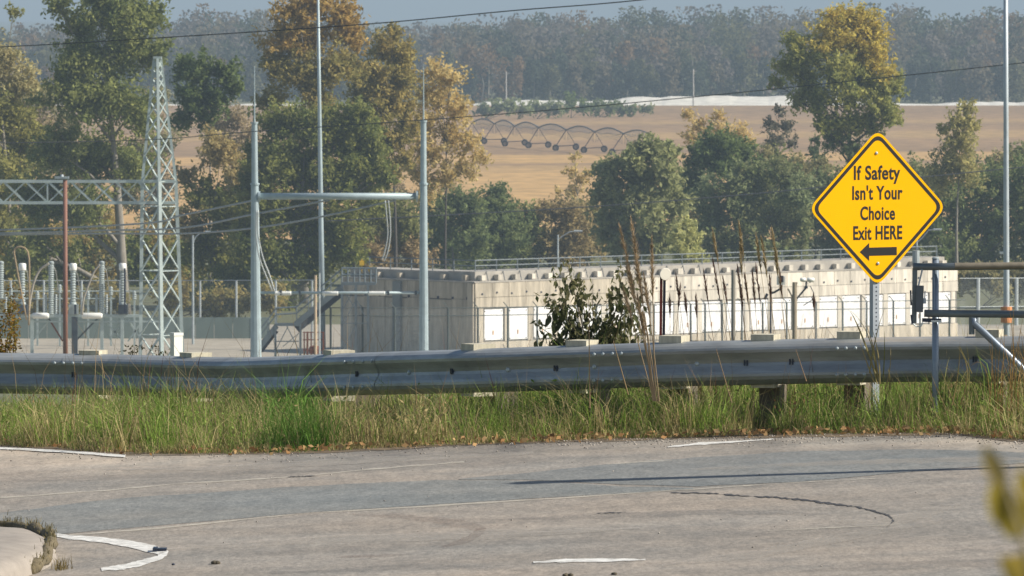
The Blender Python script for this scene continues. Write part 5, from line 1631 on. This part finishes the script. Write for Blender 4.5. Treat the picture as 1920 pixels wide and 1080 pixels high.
def blades(base_, h, w, lean_, col, tipcol=None):
    """5 vertex bent blades, 3 triangles each"""
    n_ = len(base_)
    an = RNG.uniform(0, 2 * math.pi, n_)
    d = np.stack([np.cos(an), np.sin(an), np.zeros(n_)], 1)
    side = np.stack([-np.sin(an), np.cos(an), np.zeros(n_)], 1)
    # blades turn their width mostly across the view
    an2 = RNG.normal(0, .7, n_)
    side = np.stack([np.cos(an2), np.sin(an2), np.zeros(n_)], 1)
    h = np.asarray(h)[:, None]; w = np.asarray(w)[:, None]; le = np.asarray(lean_)[:, None]
    up = np.array([[0, 0, 1.0]])
    mid = base_ + up * h * .58 + d * h * le * .32
    tip = base_ + up * h * (1 - .25 * le) + d * h * le
    V_ = np.stack([base_ - side * w, base_ + side * w, mid - side * w * .75, mid + side * w * .75, tip], 1).reshape(-1, 3)
    f_ = np.array([(0, 1, 3), (0, 3, 2), (2, 3, 4)])
    Fc_ = (f_[None] + 5 * np.arange(n_)[:, None, None]).reshape(-1, 3)
    c_ = np.repeat(col, 5, 0)
    if tipcol is not None:
        c_ = c_.reshape(n_, 5, 3); c_[:, 4] = tipcol; c_[:, 2:4] = c_[:, 2:4] * .6 + tipcol[:, None, :] * .4
        c_ = c_.reshape(-1, 3)
    return V_, Fc_, c_
col = lerp((.25, .2, .09), (.12, .11, .045), RNG.random((n, 1)))
V, Fc, cl = blades(bs, RNG.uniform(.015, .05, n), np.full(n, .0022), RNG.uniform(.2, .9, n), col)
stuff(npmesh('dry_grass_rim', V, Fc, cl, DRYM, isl))
# weed tuft at the island's end
q = roadpt(115, 1068)
n = 60
bs = np.array([list(q)]) + RNG.normal(0, 1, (n, 3)) * np.array([[.025, .05, 0]])
V, Fc, cl = blades(bs, RNG.uniform(.03, .10, n), np.full(n, .0018), RNG.uniform(.1, .7, n), lerp((.3, .22, .09), (.16, .13, .05), RNG.random((n, 1))))
tag(npmesh('weed_tuft', V, Fc, cl, DRYM, None, origin=q), 'tiny dry weed tuft growing in the road by the kerb island', 'weed')
# dark marker bar on the painted curve, and small dark lumps on the road
q = roadpt(300, 1030, .012)
tag(MB().box(q, (13 / 330, .05, .008)).box(roadpt(291, 1030, .014), (4 / 330, .07, .012)).build('marker_bar', NAVY, None, origin=q), 'small dark bar lying on the bend of the white painted curve', 'debris')
for i, (x, y, r, lab) in enumerate([(325, 1058, .011, 'small round black pebble right of the painted curve'), (400, 1055, .02, 'little brown clod on the road right of the black pebble'), (1066, 1078, .016, 'dark clod at the bottom edge near centre'), (1148, 1076, .014, 'dark mossy clod at the bottom edge right of centre')]):
    q = roadpt(x, y, r * .4)
    mb = MB()
    for k in range(1 if i == 0 else 5):
        c_ = q + Vector((random.uniform(-1, 1) * r * (0 if i == 0 else 1.2), random.uniform(-1, 1) * r, 0))
        mb.lathe(c_ - Vector((0, 0, r * .4)), [(r * .7, 0), (r, r * .4), (r * .7, r * .8), (r * .2, r)], 8)
    tag(mb.build('road_clod', NAVY if i == 0 else mat('clod', (.09, .075, .05), .95, 0, .4, 40), None, True, origin=q), lab, 'debris')

# ------------------------------------------------------------------ verge grass, leaves and weeds
def patch(x, y, s1):
    return np.sin(x * 2.1 + s1) * .5 + np.sin(x * 5.3 + y * 1.3 + s1 * 2) * .3 + np.sin(x * 11.7 - y * 2.1 + s1 * 3) * .25
GC = [(.14, .25, .035), (.30, .42, .08)]
TC = [(.42, .34, .16), (.56, .46, .23)]
VV = []; FF = []; CC = []; off = 0
TANX = [-200, 60, 160, 260, 320, 420, 480, 530, 600, 650, 720, 820, 900, 1000, 1150, 1250, 1350, 1450, 1700, 1780, 1850, 1950]
TANV = [.55, .5, .62, .28, .12, .45, .35, .0, .0, .65, .7, .4, .25, .15, .15, .4, .45, .2, .15, .2, .6, .7]
for (ncl, per, near, far, hlo, hhi, wlo, whi, l0, l1, rad_c, tanb, eb) in [
        (2600, 22, .10, 6.8, .24, .46, .0017, .0040, .15, .9, .07, .02, 1.35),
        (1700, 18, .02, 1.0, .10, .27, .0015, .0030, .2, 1.1, .06, .40, 1.0),
        (1500, 14, -.10, .5, .03, .13, .0013, .0026, .3, 1.3, .06, .75, 1.0),
        (420, 16, .25, 5.5, .40, .60, .0020, .0044, .1, .8, .05, .10, 1.1)]:
    cx_ = RNG.uniform(-6.2, 6.2, ncl)
    cy_ = edge_y(cx_) + near + RNG.random(ncl) ** eb * far
    pxc = 960 + cx_ * F / cy_
    # a few bare gaps in the sward
    gap = (np.sin(cx_ * 3.1 + cy_ * 1.7) + np.sin(cx_ * 7.9 - cy_ * 2.3)) < -1.45
    cx_, cy_, pxc = cx_[~gap], cy_[~gap], pxc[~gap]
    ncl = len(cx_)
    tanp = np.interp(pxc, TANX, TANV)
    lush = np.interp(pxc, [450, 510, 590, 640], [0, 1, 1, 0])
    ctan = RNG.random(ncl) < np.clip(tanp + tanb, 0.03, .97)
    chh = RNG.uniform(hlo * .75, hhi * 1.08, ncl) * (1 + .2 * patch(cx_, cy_, .4)) * (1 + .15 * lush) * np.interp(pxc, [450, 700, 900, 1300], [1.0, .95, 1, 1.1])
    cshade = RNG.uniform(.6, 1.3, ncl)
    lang = RNG.uniform(0, 2 * math.pi, ncl)
    w_i = np.repeat(np.arange(ncl), per); n_ = len(w_i)
    x = cx_[w_i] + RNG.normal(0, 1, n_) * rad_c; y = cy_[w_i] + RNG.normal(0, 1, n_) * rad_c
    y = np.maximum(y, edge_y(x) + near - .05)
    z = zg(x, y)
    z = np.maximum(z, np.where(y < edge_y(x), roadz(x), z))
    h = chh[w_i] * RNG.uniform(.6, 1.12, n_)
    g = lerp(GC[0], GC[1], np.clip(RNG.random((n_, 1)) * .6 + (RNG.random(ncl)[w_i] * .5)[:, None], 0, 1)) * (1 - .3 * lush[w_i])[:, None] * np.where(lush[w_i][:, None] > .3, np.array([[.75, 1.05, .9]]), 1)
    tt = lerp(TC[0], TC[1], RNG.random((n_, 1)))
    mixt = np.where(ctan[w_i], RNG.random(n_) < .8, RNG.random(n_) < .1)
    col = np.where(mixt[:, None], tt, g) * RNG.uniform(.75, 1.25, (n_, 1)) * cshade[w_i][:, None]
    tipc = col * .8 + np.array([[.32, .27, .11]]) * .2
    V, Fc, cl = blades(np.stack([x, y, z - .01], 1), h, RNG.uniform(wlo, whi, n_), RNG.uniform(l0, l1, n_), col, tipc)
    VV.append(V); FF.append(Fc + off); CC.append(cl); off += len(V)
stuff(npmesh('verge_grass', np.concatenate(VV), np.concatenate(FF), np.concatenate(CC), GRASSM), 'unmown green and straw coloured grass on the verge below the guardrail', 'grass')

VV = []; FF = []; CC = []; off = 0
for k in range(130):
    wx = random.uniform(-5.5, 5.5); wy = float(edge_y(wx)) + .15 + random.random() ** 1.6 * 2.6
    n_ = random.randint(25, 60); hh = random.uniform(.14, .40); ww_ = random.uniform(.04, .11)
    t_ = RNG.random(n_)
    pp = np.stack([wx + RNG.normal(0, ww_, n_) * (.5 + t_), wy + RNG.normal(0, ww_, n_), ZG(wx, wy) + .03 + t_ * hh], 1)
    kind_ = random.random()
    c0_, c1_ = ((.15, .24, .05), (.30, .38, .09)) if kind_ < .6 else (((.34, .26, .11), (.46, .36, .17)) if kind_ < .85 else ((.24, .12, .06), (.34, .2, .09)))
    lw = random.uniform(.010, .024)
    V, Fc, cl = leaves_np(pp, lw * RNG.uniform(.6, 1.3, n_), lw * .4 * RNG.uniform(.6, 1.3, n_), lerp(c0_, c1_, RNG.random((n_, 1))))
    VV.append(V); FF.append(Fc + off); CC.append(cl); off += len(V)
stuff(npmesh('verge_weeds', np.concatenate(VV), np.concatenate(FF), np.concatenate(CC), GRASSM), 'small broad leafed weeds mixed into the verge grass', 'weeds')

# dry stems rising in front of and behind the rail
n_ = 760
x = RNG.uniform(-6, 6, n_)
x = np.where(RNG.random(n_) < .35, RNG.uniform(.9, 2.6, n_), x)
y = np.where(RNG.random(n_) < .3, edge_y(x) + RNG.uniform(.2, 1.2, n_), edge_y(x) + RNG.uniform(2, 9, n_))
z = zg(x, y)
front_m = y < edge_y(x) + 1.3
h = np.where(front_m, RNG.uniform(.35, .72, n_), np.maximum(.3, EYE - RNG.uniform(.0365, .0445, n_) * y - z))
col = lerp((.17, .11, .055), (.34, .24, .12), RNG.random((n_, 1)))
red = RNG.random(n_) < .2
col[red] = np.array([.16, .06, .04])
V, Fc, cl = blades(np.stack([x, y, z], 1), h, RNG.uniform(.0018, .0032, n_), RNG.uniform(.05, .45, n_), col)
stuff(npmesh('dry_stems', V, Fc, cl, DRYM), 'thin dry weed stems rising around the guardrail', 'weeds')

# soil and chaff washed onto the edge of the road
vs = []; fs = []
xs_ = np.linspace(-6.3, 6.3, 220)
for i, x_ in enumerate(xs_):
    w_ = .10 + .16 * abs(math.sin(x_ * 1.9 + .5)) + .08 * abs(math.sin(x_ * 6.1)) + random.uniform(0, .06) + (.12 if x_ > .5 else 0)
    ye = float(edge_y(x_))
    for dy_ in (.12, 0, -w_ * .5, -w_):
        vs.append((x_, ye + dy_, roadz(x_) + .0045))
for i in range(len(xs_) - 1):
    for j in range(3):
        a = i * 4 + j
        fs.append((a, a + 4, a + 5, a + 1))
MB().add(vs, fs).build('edge_soil', sheer('edge_soil', (.20, .145, .085), .62, .95), road)
# fallen leaves along the edge of the road
n_ = 5200
x = RNG.uniform(-6, 6, n_)
wgt = np.interp(960 + x * F / 58.5, [-100, 200, 400, 560, 700, 900, 1050, 1200, 1400, 1800, 2000], [.25, .25, .3, .8, .35, .4, .9, .6, .9, 1, .8])
keep = RNG.random(n_) < wgt
x = x[keep]; n_ = len(x)
dy = RNG.normal(.14, .24, n_)
y = edge_y(x) + dy
z = np.maximum(zg(x, y), np.where(dy < 0, roadz(x), -1e9)) + RNG.uniform(.01, .05, n_)
col = lerp((.36, .19, .075), (.50, .34, .16), RNG.random((n_, 1))) * RNG.uniform(.55, 1.15, (n_, 1))
sz = RNG.uniform(.012, .03, n_)
V, Fc, cl = leaves_np(np.stack([x, y, z], 1), sz, sz * .6, col, .3)
stuff(npmesh('fallen_leaves', V, Fc, cl, DRYM), 'brown and orange fallen leaves along the road edge', 'leaves')

# tall reeds
def reed(label, bx_, by_, tx, ty, Y, head, hw_, w, col, hcol, n_head=120, group='tall dry reeds at the guardrail', bend=0.0):
    b_ = P(bx_, by_, Y); t_ = P(tx, ty, Y)
    zb_ = min(b_.z, 1e9)
    root = thing('dry_reed', label, 'reed', (b_.x, Y, b_.z), group)
    mid = b_.lerp(t_, .55) + Vector((bend, 0, 0))
    pts = []
    for k in range(9):
        s1 = k / 8
        pts.append(b_ * (1 - s1) ** 2 + mid * 2 * s1 * (1 - s1) + t_ * s1 ** 2)
    rad = [w * (1 - .55 * k / 8) for k in range(9)]
    mb = MB().tube(pts, rad, 5)
    V_ = np.array(mb.v); n0 = len(V_)
    quads = [f for f in mb.f if len(f) == 4]
    npmesh('stem', V_, quads, np.repeat(np.array([col]), n0, 0), DRYM, root, True)
    if head > 0:
        # feathery head: bristles close to the upper stem
        s1 = 1 - head * RNG.random(n_head)
        pa = np.array([list(p_) for p_ in pts])
        idx = np.clip(s1 * 8, 0, 7.999); i0 = idx.astype(int); fr = (idx - i0)[:, None]
        c_ = pa[i0] * (1 - fr) + pa[np.minimum(i0 + 1, 8)] * fr
        prof_ = np.sin(np.clip((1 - s1) / head, 0, 1) * math.pi * .9 + .12)[:, None]
        dirn = (pa[8] - pa[5]); dirn /= np.linalg.norm(dirn)
        rad_ = RNG.normal(size=(n_head, 3)); rad_[:, 2] *= .3
        tipv = c_ + rad_ * hw_ * 1.0 * prof_ + dirn[None] * RNG.uniform(.02, .06, (n_head, 1))
        sd_ = RNG.normal(size=(n_head, 3)); sd_ -= dirn[None] * (sd_ @ dirn)[:, None]; sd_ /= np.linalg.norm(sd_, axis=1)[:, None]
        wd = .0035
        V_ = np.stack([c_ - sd_ * wd, c_ + sd_ * wd, tipv], 1).reshape(-1, 3)
        Fc_ = np.arange(3 * n_head).reshape(-1, 3)
        cc_ = np.repeat(np.array(hcol)[None] * RNG.uniform(.7, 1.3, (n_head, 1)), 3, 0)
        npmesh('seed_head', V_, Fc_, cc_, DRYM, root)
    return root
RB = (.33, .19, .085); RT = (.36, .27, .14); RD = (.12, .065, .05)
ORD = 'first second third fourth fifth sixth seventh eighth ninth tenth eleventh twelfth thirteenth fourteenth fifteenth sixteenth'.split()
def nth_of(lst, tx):
    return ORD[sorted(a[1] for a in lst).index(tx)]
R1 = 'tall brown reed, %s from left by its tip in the clump beside the red stake'
R1L = [(1228, 1184, 415, .45, .022, .01), (1231, 1162, 425, .4, .02, .015), (1234, 1190, 470, .4, .02, .0), (1236, 1208, 520, .35, .016, .01), (1230, 1175, 500, .3, .016, .01),
                                   (1229, 1222, 450, .4, .016, -.005), (1226, 1170, 545, .3, .012, 0.0), (1227, 1196, 560, .3, .014, 0.0), (1224, 1205, 590, .3, .012, 0.0)]
for (bx_, tx, ty, hd, hw_, be) in R1L:
    reed(R1 % nth_of(R1L, tx), bx_, 752, tx, ty, 58.55, hd, hw_ * 1.2, 0.0044, (.38, .28, .165), (.43, .33, .21), 320, bend=be)
reed('single straight tan stalk left of the brown reed clump', 1106, 765, 1104, 560, 58.6, 0.0, .01, .0048, (.40, .28, .15), RB)
reed('leaning tan stalk just left of the brown reed clump', 1178, 740, 1150, 640, 58.7, 0.0, .01, .0048, (.38, .27, .14), RB)
reed('leaning bare stalk in front of the guardrail right of the reed clump', 1372, 755, 1343, 655, 58.2, 0, .01, .0042, (.33, .23, .13), RB)
reed('thin leaning stalk before the guardrail left of the sign', 1512, 715, 1492, 655, 58.2, 0, .01, .004, (.33, .22, .13), RB)
R2 = 'tan feathery reed, %s from left by its tip, behind the guardrail before white doors'
R2L = [(1378, 1337, 436, .26, .013), (1420, 1386, 421, .26, .014), (1452, 1418, 444, .3, .014), (1463, 1428, 449, .32, .016), (1490, 1448, 434, .3, .014), (1480, 1454, 478, .22, .011), (1400, 1388, 455, .3, .012)]
for (bx_, tx, ty, hd, hw_) in R2L:
    reed(R2 % nth_of(R2L, tx), bx_, 690, tx, ty, 60.4, hd, hw_, .0024, RT, (.42, .34, .20), 240)
R3 = 'dark narrow headed dry stalk, %s from left by its tip, behind the guardrail'
R3L = [(1345, 1320, 512, .35), (1372, 1337, 490, .4), (1385, 1356, 525, .3), (1405, 1383, 500, .4), (1418, 1396, 515, .35), (1425, 1411, 512, .4), (1440, 1417, 498, .4), (1455, 1443, 520, .3), (1400, 1390, 545, .3), (1290, 1268, 520, .3), (1300, 1284, 555, .3), (1478, 1462, 510, .3),
                          (1530, 1526, 560, .2), (1262, 1275, 540, .3), (1310, 1305, 560, .3), (1257, 1256, 560, .3)]
for (bx_, tx, ty, hd) in R3L:
    reed(R3 % nth_of(R3L, tx), bx_, 690, tx, ty, 60.9, hd, .010, .0022, RD, (.16, .09, .07), 150)

# maize-like blades beside the sign post and tall grass at the gate
def blade_clump(name, label, specs, Y, w, cols, group=None):
    b_ = P(specs[0][0], specs[0][1], Y)
    root = thing(name, label, 'plant', (b_.x, Y, b_.z), group)
    for (x0, y0, x1, y1, x2, y2) in specs:
        p0, p1, p2 = P(x0, y0, Y + random.uniform(-.08, .08)), P(x1, y1, Y + random.uniform(-.1, .1)), P(x2, y2, Y + random.uniform(-.15, .15))
        vs = []; fs = []
        for k in range(8):
            s1 = k / 7
            q_ = p0 * (1 - s1) ** 2 + p1 * 2 * s1 * (1 - s1) + p2 * s1 ** 2
            ww = w * (1 - s1 ** 2 * .9)
            sv = Vector((.9, .35, .15 * math.sin(x0)))
            vs += [q_ - sv * ww, q_ + sv * ww * .2 + Vector((0, -.002, -.002)), q_ + sv * ww]
        for k in range(7):
            for j in (0, 1):
                a = 3 * k + j
                fs.append((a, a + 1, a + 4, a + 3))
        c_ = np.repeat(lerp(cols[0], cols[1], np.array([[random.random()]])), len(vs), 0)
        npmesh('blade', np.array([list(q_) for q_ in vs]), fs, c_, GRASSM, root, True)
    return root
blade_clump('tall_grass_clump', 'coarse green and straw blades growing up beside the sign post', [(1645, 720, 1630, 660, 1598, 590), (1648, 720, 1640, 640, 1620, 600), (1640, 720, 1618, 660, 1612, 640), (1650, 720, 1650, 650, 1632, 610), (1655, 720, 1660, 660, 1658, 620),
            (1644, 715, 1640, 620, 1595, 582), (1630, 700, 1640, 625, 1660, 575), (1660, 730, 1672, 690, 1670, 650), (1652, 720, 1645, 680, 1626, 690), (1642, 700, 1605, 590, 1590, 580), (1668, 735, 1670, 700, 1664, 690)],
            58.35, .0052, [(.16, .18, .05), (.36, .28, .13)])
blade_clump('tall_grass_clump', 'coarse straw and green blades at the foot of the gate post', [(1770, 760, 1768, 710, 1780, 670), (1785, 760, 1800, 700, 1800, 640), (1800, 760, 1830, 690, 1795, 650), (1790, 760, 1775, 720, 1762, 690), (1812, 765, 1822, 700, 1812, 645), (1830, 770, 1835, 730, 1800, 690),
            (1845, 780, 1835, 740, 1850, 780), (1776, 770, 1760, 740, 1745, 700), (1822, 700, 1800, 650, 1798, 648), (1750, 760, 1742, 720, 1735, 700), (1795, 780, 1790, 730, 1815, 690)], 57.5, .005, [(.14, .17, .045), (.38, .27, .12)])
sp2 = []
for k in range(34):
    x0 = random.uniform(1850, 1960); y0 = 800
    sp2.append((x0, y0, x0 + random.uniform(-15, 15), random.uniform(640, 720), x0 + random.uniform(-45, 45), random.uniform(555, 700)))
blade_clump('tall_grass_clump', 'orange tinged tall dry grass at the right edge by the gate', sp2, 57.3, .0042, [(.24, .15, .05), (.42, .26, .10)])

# dark leafed weed behind the rail
def leaf_mesh(name, L_, W_l, tint):
    V_ = [(0, 0, 0), (W_l * .7, 0.25 * L_, .004), (W_l, .5 * L_, -.006), (W_l * .55, .8 * L_, -.02), (0, L_, -.035), (-W_l * .55, .8 * L_, -.02), (-W_l, .5 * L_, -.006), (-W_l * .7, .25 * L_, .004), (0, .5 * L_, -.014)]
    f_ = [(0, 1, 2, 8), (8, 2, 3, 4), (8, 4, 5, 6), (0, 8, 6, 7)]
    o_ = npmesh(name, np.array(V_), f_, np.repeat(np.array([tint]), 9, 0), LEAF)
    me = o_.data
    bpy.data.objects.remove(o_)
    return me
WL = [leaf_mesh('weed_leaf', .075, .020, c_) for c_ in ((.11, .13, .05), (.16, .17, .075), (.22, .20, .10), (.12, .125, .07))]
Yw = 61.4
wb = P(1110, 700, Yw)
weed = thing('leafy_weed', 'dark drooping leafed weed behind the guardrail left of the reeds', 'weed', (wb.x, Yw, wb.z))
stems = [(1110, 700, 1062, 492), (1115, 700, 1020, 560), (1105, 700, 1040, 520), (1120, 700, 1110, 555), (1125, 700, 1150, 540), (1130, 700, 1168, 505), (1130, 700, 1190, 520), (1135, 700, 1200, 560), (1110, 700, 1008, 610), (1100, 700, 1035, 640), (1140, 700, 1205, 620), (1120, 700, 1075, 600), (1135, 700, 1175, 610), (1115, 700, 1050, 570), (1128, 700, 1140, 600), (1118, 700, 1085, 530)]
for (x0, y0, x1, y1) in stems:
    p0, p1 = P(x0, y0, Yw), P(x1, y1, Yw + random.uniform(-.18, .18))
    mid = p0.lerp(p1, .5) + Vector((random.uniform(-.02, .02), 0, .03))
    pts = [p0 * (1 - s1) ** 2 + mid * 2 * s1 * (1 - s1) + p1 * s1 ** 2 for s1 in np.linspace(0, 1, 8)]
    st = MB().tube(pts, [.0055 * (1 - .6 * k / 7) for k in range(8)], 5).build('stem', mat('weed_stem', (.12, .085, .05), .85, 0, .2, 20), weed, True)
    for k in range(18):
        s1 = random.uniform(.2, 1.0) ** .8
        q_ = p0 * (1 - s1) ** 2 + mid * 2 * s1 * (1 - s1) + p1 * s1 ** 2
        o_ = bpy.data.objects.new('leaf', random.choice(WL))
        COL.objects.link(o_)
        o_.parent = weed
        o_.location = q_ - ORG[weed.name] + Vector((random.gauss(0, .035), random.gauss(0, .04), random.gauss(0, .03)))
        o_.rotation_euler = (random.uniform(-1.6, -.5), random.uniform(-.6, .6), random.uniform(0, 6.28))
        sc_ = random.uniform(.75, 1.3) * (1.0 if s1 < .85 else .75)
        o_.scale = (sc_, sc_, sc_)

n_ = 1100
pp = np.zeros((n_, 3))
for k in range(n_):
    (x0, y0, x1, y1) = random.choice(stems)
    s1 = random.uniform(.25, 1.05)
    q_ = P(x0 + (x1 - x0) * s1 ** 1.3, y0 + (y1 - y0) * s1, Yw)
    pp[k] = (q_.x + random.gauss(0, .035), q_.y + random.gauss(0, .07), q_.z + random.gauss(0, .025))
V, Fc, cl = leaves_np(pp, RNG.uniform(.018, .038, n_), RNG.uniform(.008, .016, n_), lerp((.10, .12, .045), (.24, .22, .11), RNG.random((n_, 1))), -.6)
stuff(npmesh('small_leaves', V, Fc, cl, LEAF, weed))
# orange leafed shrub at the left edge
Yo = 68.0
ob = P(20, 690, Yo)
shr = thing('orange_shrub', 'orange and yellow leafed shrub at the left edge behind the guardrail', 'shrub', (ob.x, Yo, ob.z))
VV = []; CC = []
pos = []
stm = MB()
for k in range(16):
    x1 = random.uniform(-90, 52); y1 = random.uniform(505, 640) + max(0, x1 - 10) * 1.2
    p0 = P(10 + random.uniform(-40, 25), 700, Yo); p1 = P(x1, y1, Yo + random.uniform(-.3, .3))
    mid = p0.lerp(p1, .5) + Vector((0, 0, .08))
    pts = [p0 * (1 - s1) ** 2 + mid * 2 * s1 * (1 - s1) + p1 * s1 ** 2 for s1 in np.linspace(0, 1, 6)]
    stm.tube(pts, [.005, .0045, .004, .003, .002, .0012], 4)
    for j in range(110):
        s1 = random.uniform(.15, 1.02)
        q_ = p0 * (1 - s1) ** 2 + mid * 2 * s1 * (1 - s1) + p1 * s1 ** 2
        pos.append((q_.x + random.gauss(0, .03), q_.y + random.gauss(0, .05), q_.z + random.gauss(0, .03)))
stm.build('stems', mat('weed_stem', (.12, .085, .05)), shr)
pos = np.array(pos); n_ = len(pos)
col = lerp((.34, .17, .03), (.22, .20, .05), RNG.random((n_, 1))) * RNG.uniform(.6, 1.2, (n_, 1))
V, Fc, cl = leaves_np(pos, RNG.uniform(.010, .022, n_), RNG.uniform(.006, .012, n_), col)
npmesh('foliage', V, Fc, cl, LEAF, shr)
# low weeds peeking over the rail near the tower
for (x0, labw) in ((250, 'small dark weed peeking over the guardrail left of the white marker'), (295, 'small leafy weed beside the white marker post')):
    Y_ = 67.4
    b_ = P(x0, 700, Y_)
    t = thing('small_weed', labw, 'weed', (b_.x, Y_, b_.z))
    n_ = 90
    pp = []
    for k in range(n_):
        q_ = P(x0 + random.gauss(0, 10), random.uniform(648, 690), Y_)
        pp.append((q_.x, q_.y + random.gauss(0, .05), q_.z))
    V, Fc, cl = leaves_np(np.array(pp), RNG.uniform(.01, .02, n_), RNG.uniform(.005, .01, n_), lerp((.03, .035, .015), (.08, .08, .03), RNG.random((n_, 1))))
    npmesh('foliage', V, Fc, cl, LEAF, t)
    MB().tube([P(x0, 705, Y_), P(x0 + 3, 650, Y_)], .003, 4).build('stem', mat('weed_stem', (.12, .085, .05)), t)

# out of focus leafy twig close to the camera
Yn = 5.2
sn = S(Yn)
nb0 = P(1960, 1200, Yn)
tw_ = thing('near_twig', 'blurred yellow green leafy twig close to the camera at lower right', 'twig', (nb0.x, Yn, ZG(nb0.x, Yn)))
MB().tube([(nb0.x + .05, Yn, ZG(nb0.x + .05, Yn)), nb0, P(1925, 1040, Yn), P(1880, 900, Yn), P(1858, 855, Yn)], [.006, .004, .0025, .0015, .0008], 6).build('stem', mat('twig_bark', (.2, .16, .07), .8, 0, .2, 40), tw_, True)
for (x0, y0, x1, y1, w, c_) in [(1888, 925, 1842, 828, 22, (.34, .26, .07)), (1892, 1005, 1866, 880, 34, (.38, .30, .05)), (1915, 1015, 1885, 920, 40, (.36, .29, .05)), (1935, 960, 1912, 870, 22, (.40, .31, .06)), (1940, 1090, 1872, 1045, 34, (.45, .33, .07)), (1950, 1130, 1925, 1050, 22, (.38, .30, .04)), (1890, 1010, 1905, 960, 20, (.26, .25, .03))]:
    a = P(x0, y0, Yn); b_ = P(x1, y1, Yn + .05)
    d = (b_ - a); sdv = Vector((d.z, 0, -d.x)).normalized() * (w / sn)
    V_ = [a, a + d * .3 + sdv * .8, a + d * .6 + sdv * .8, b_, a + d * .6 - sdv * .8, a + d * .3 - sdv * .8, a + d * .45 + Vector((0, .006, 0))]
    npmesh('leaf', np.array([list(q_) for q_ in V_]), [(0, 1, 6), (1, 2, 6), (2, 3, 6), (3, 4, 6), (4, 5, 6), (5, 0, 6)], np.repeat(np.array([c_]), 7, 0), LEAF, tw_, True)

# ------------------------------------------------------------------ air
HZ = bpy.data.materials.new('pale_haze')
HZ.use_nodes = True
hn = HZ.node_tree
hn.nodes.remove(hn.nodes['Principled BSDF'])
pv = hn.nodes.new('ShaderNodeVolumePrincipled')
pv.inputs['Color'].default_value = (0.49, 0.62, 0.73, 1)
pv.inputs['Density'].default_value = 0.000148
pv.inputs['Anisotropy'].default_value = 0.0
hn.links.new(pv.outputs[0], hn.nodes['Material Output'].inputs['Volume'])
hz = MB().box((0, 13000, -15), (9500, 13500, 62)).build('haze', HZ)
stuff(hz, 'thin pale air haze over the valley', 'haze')
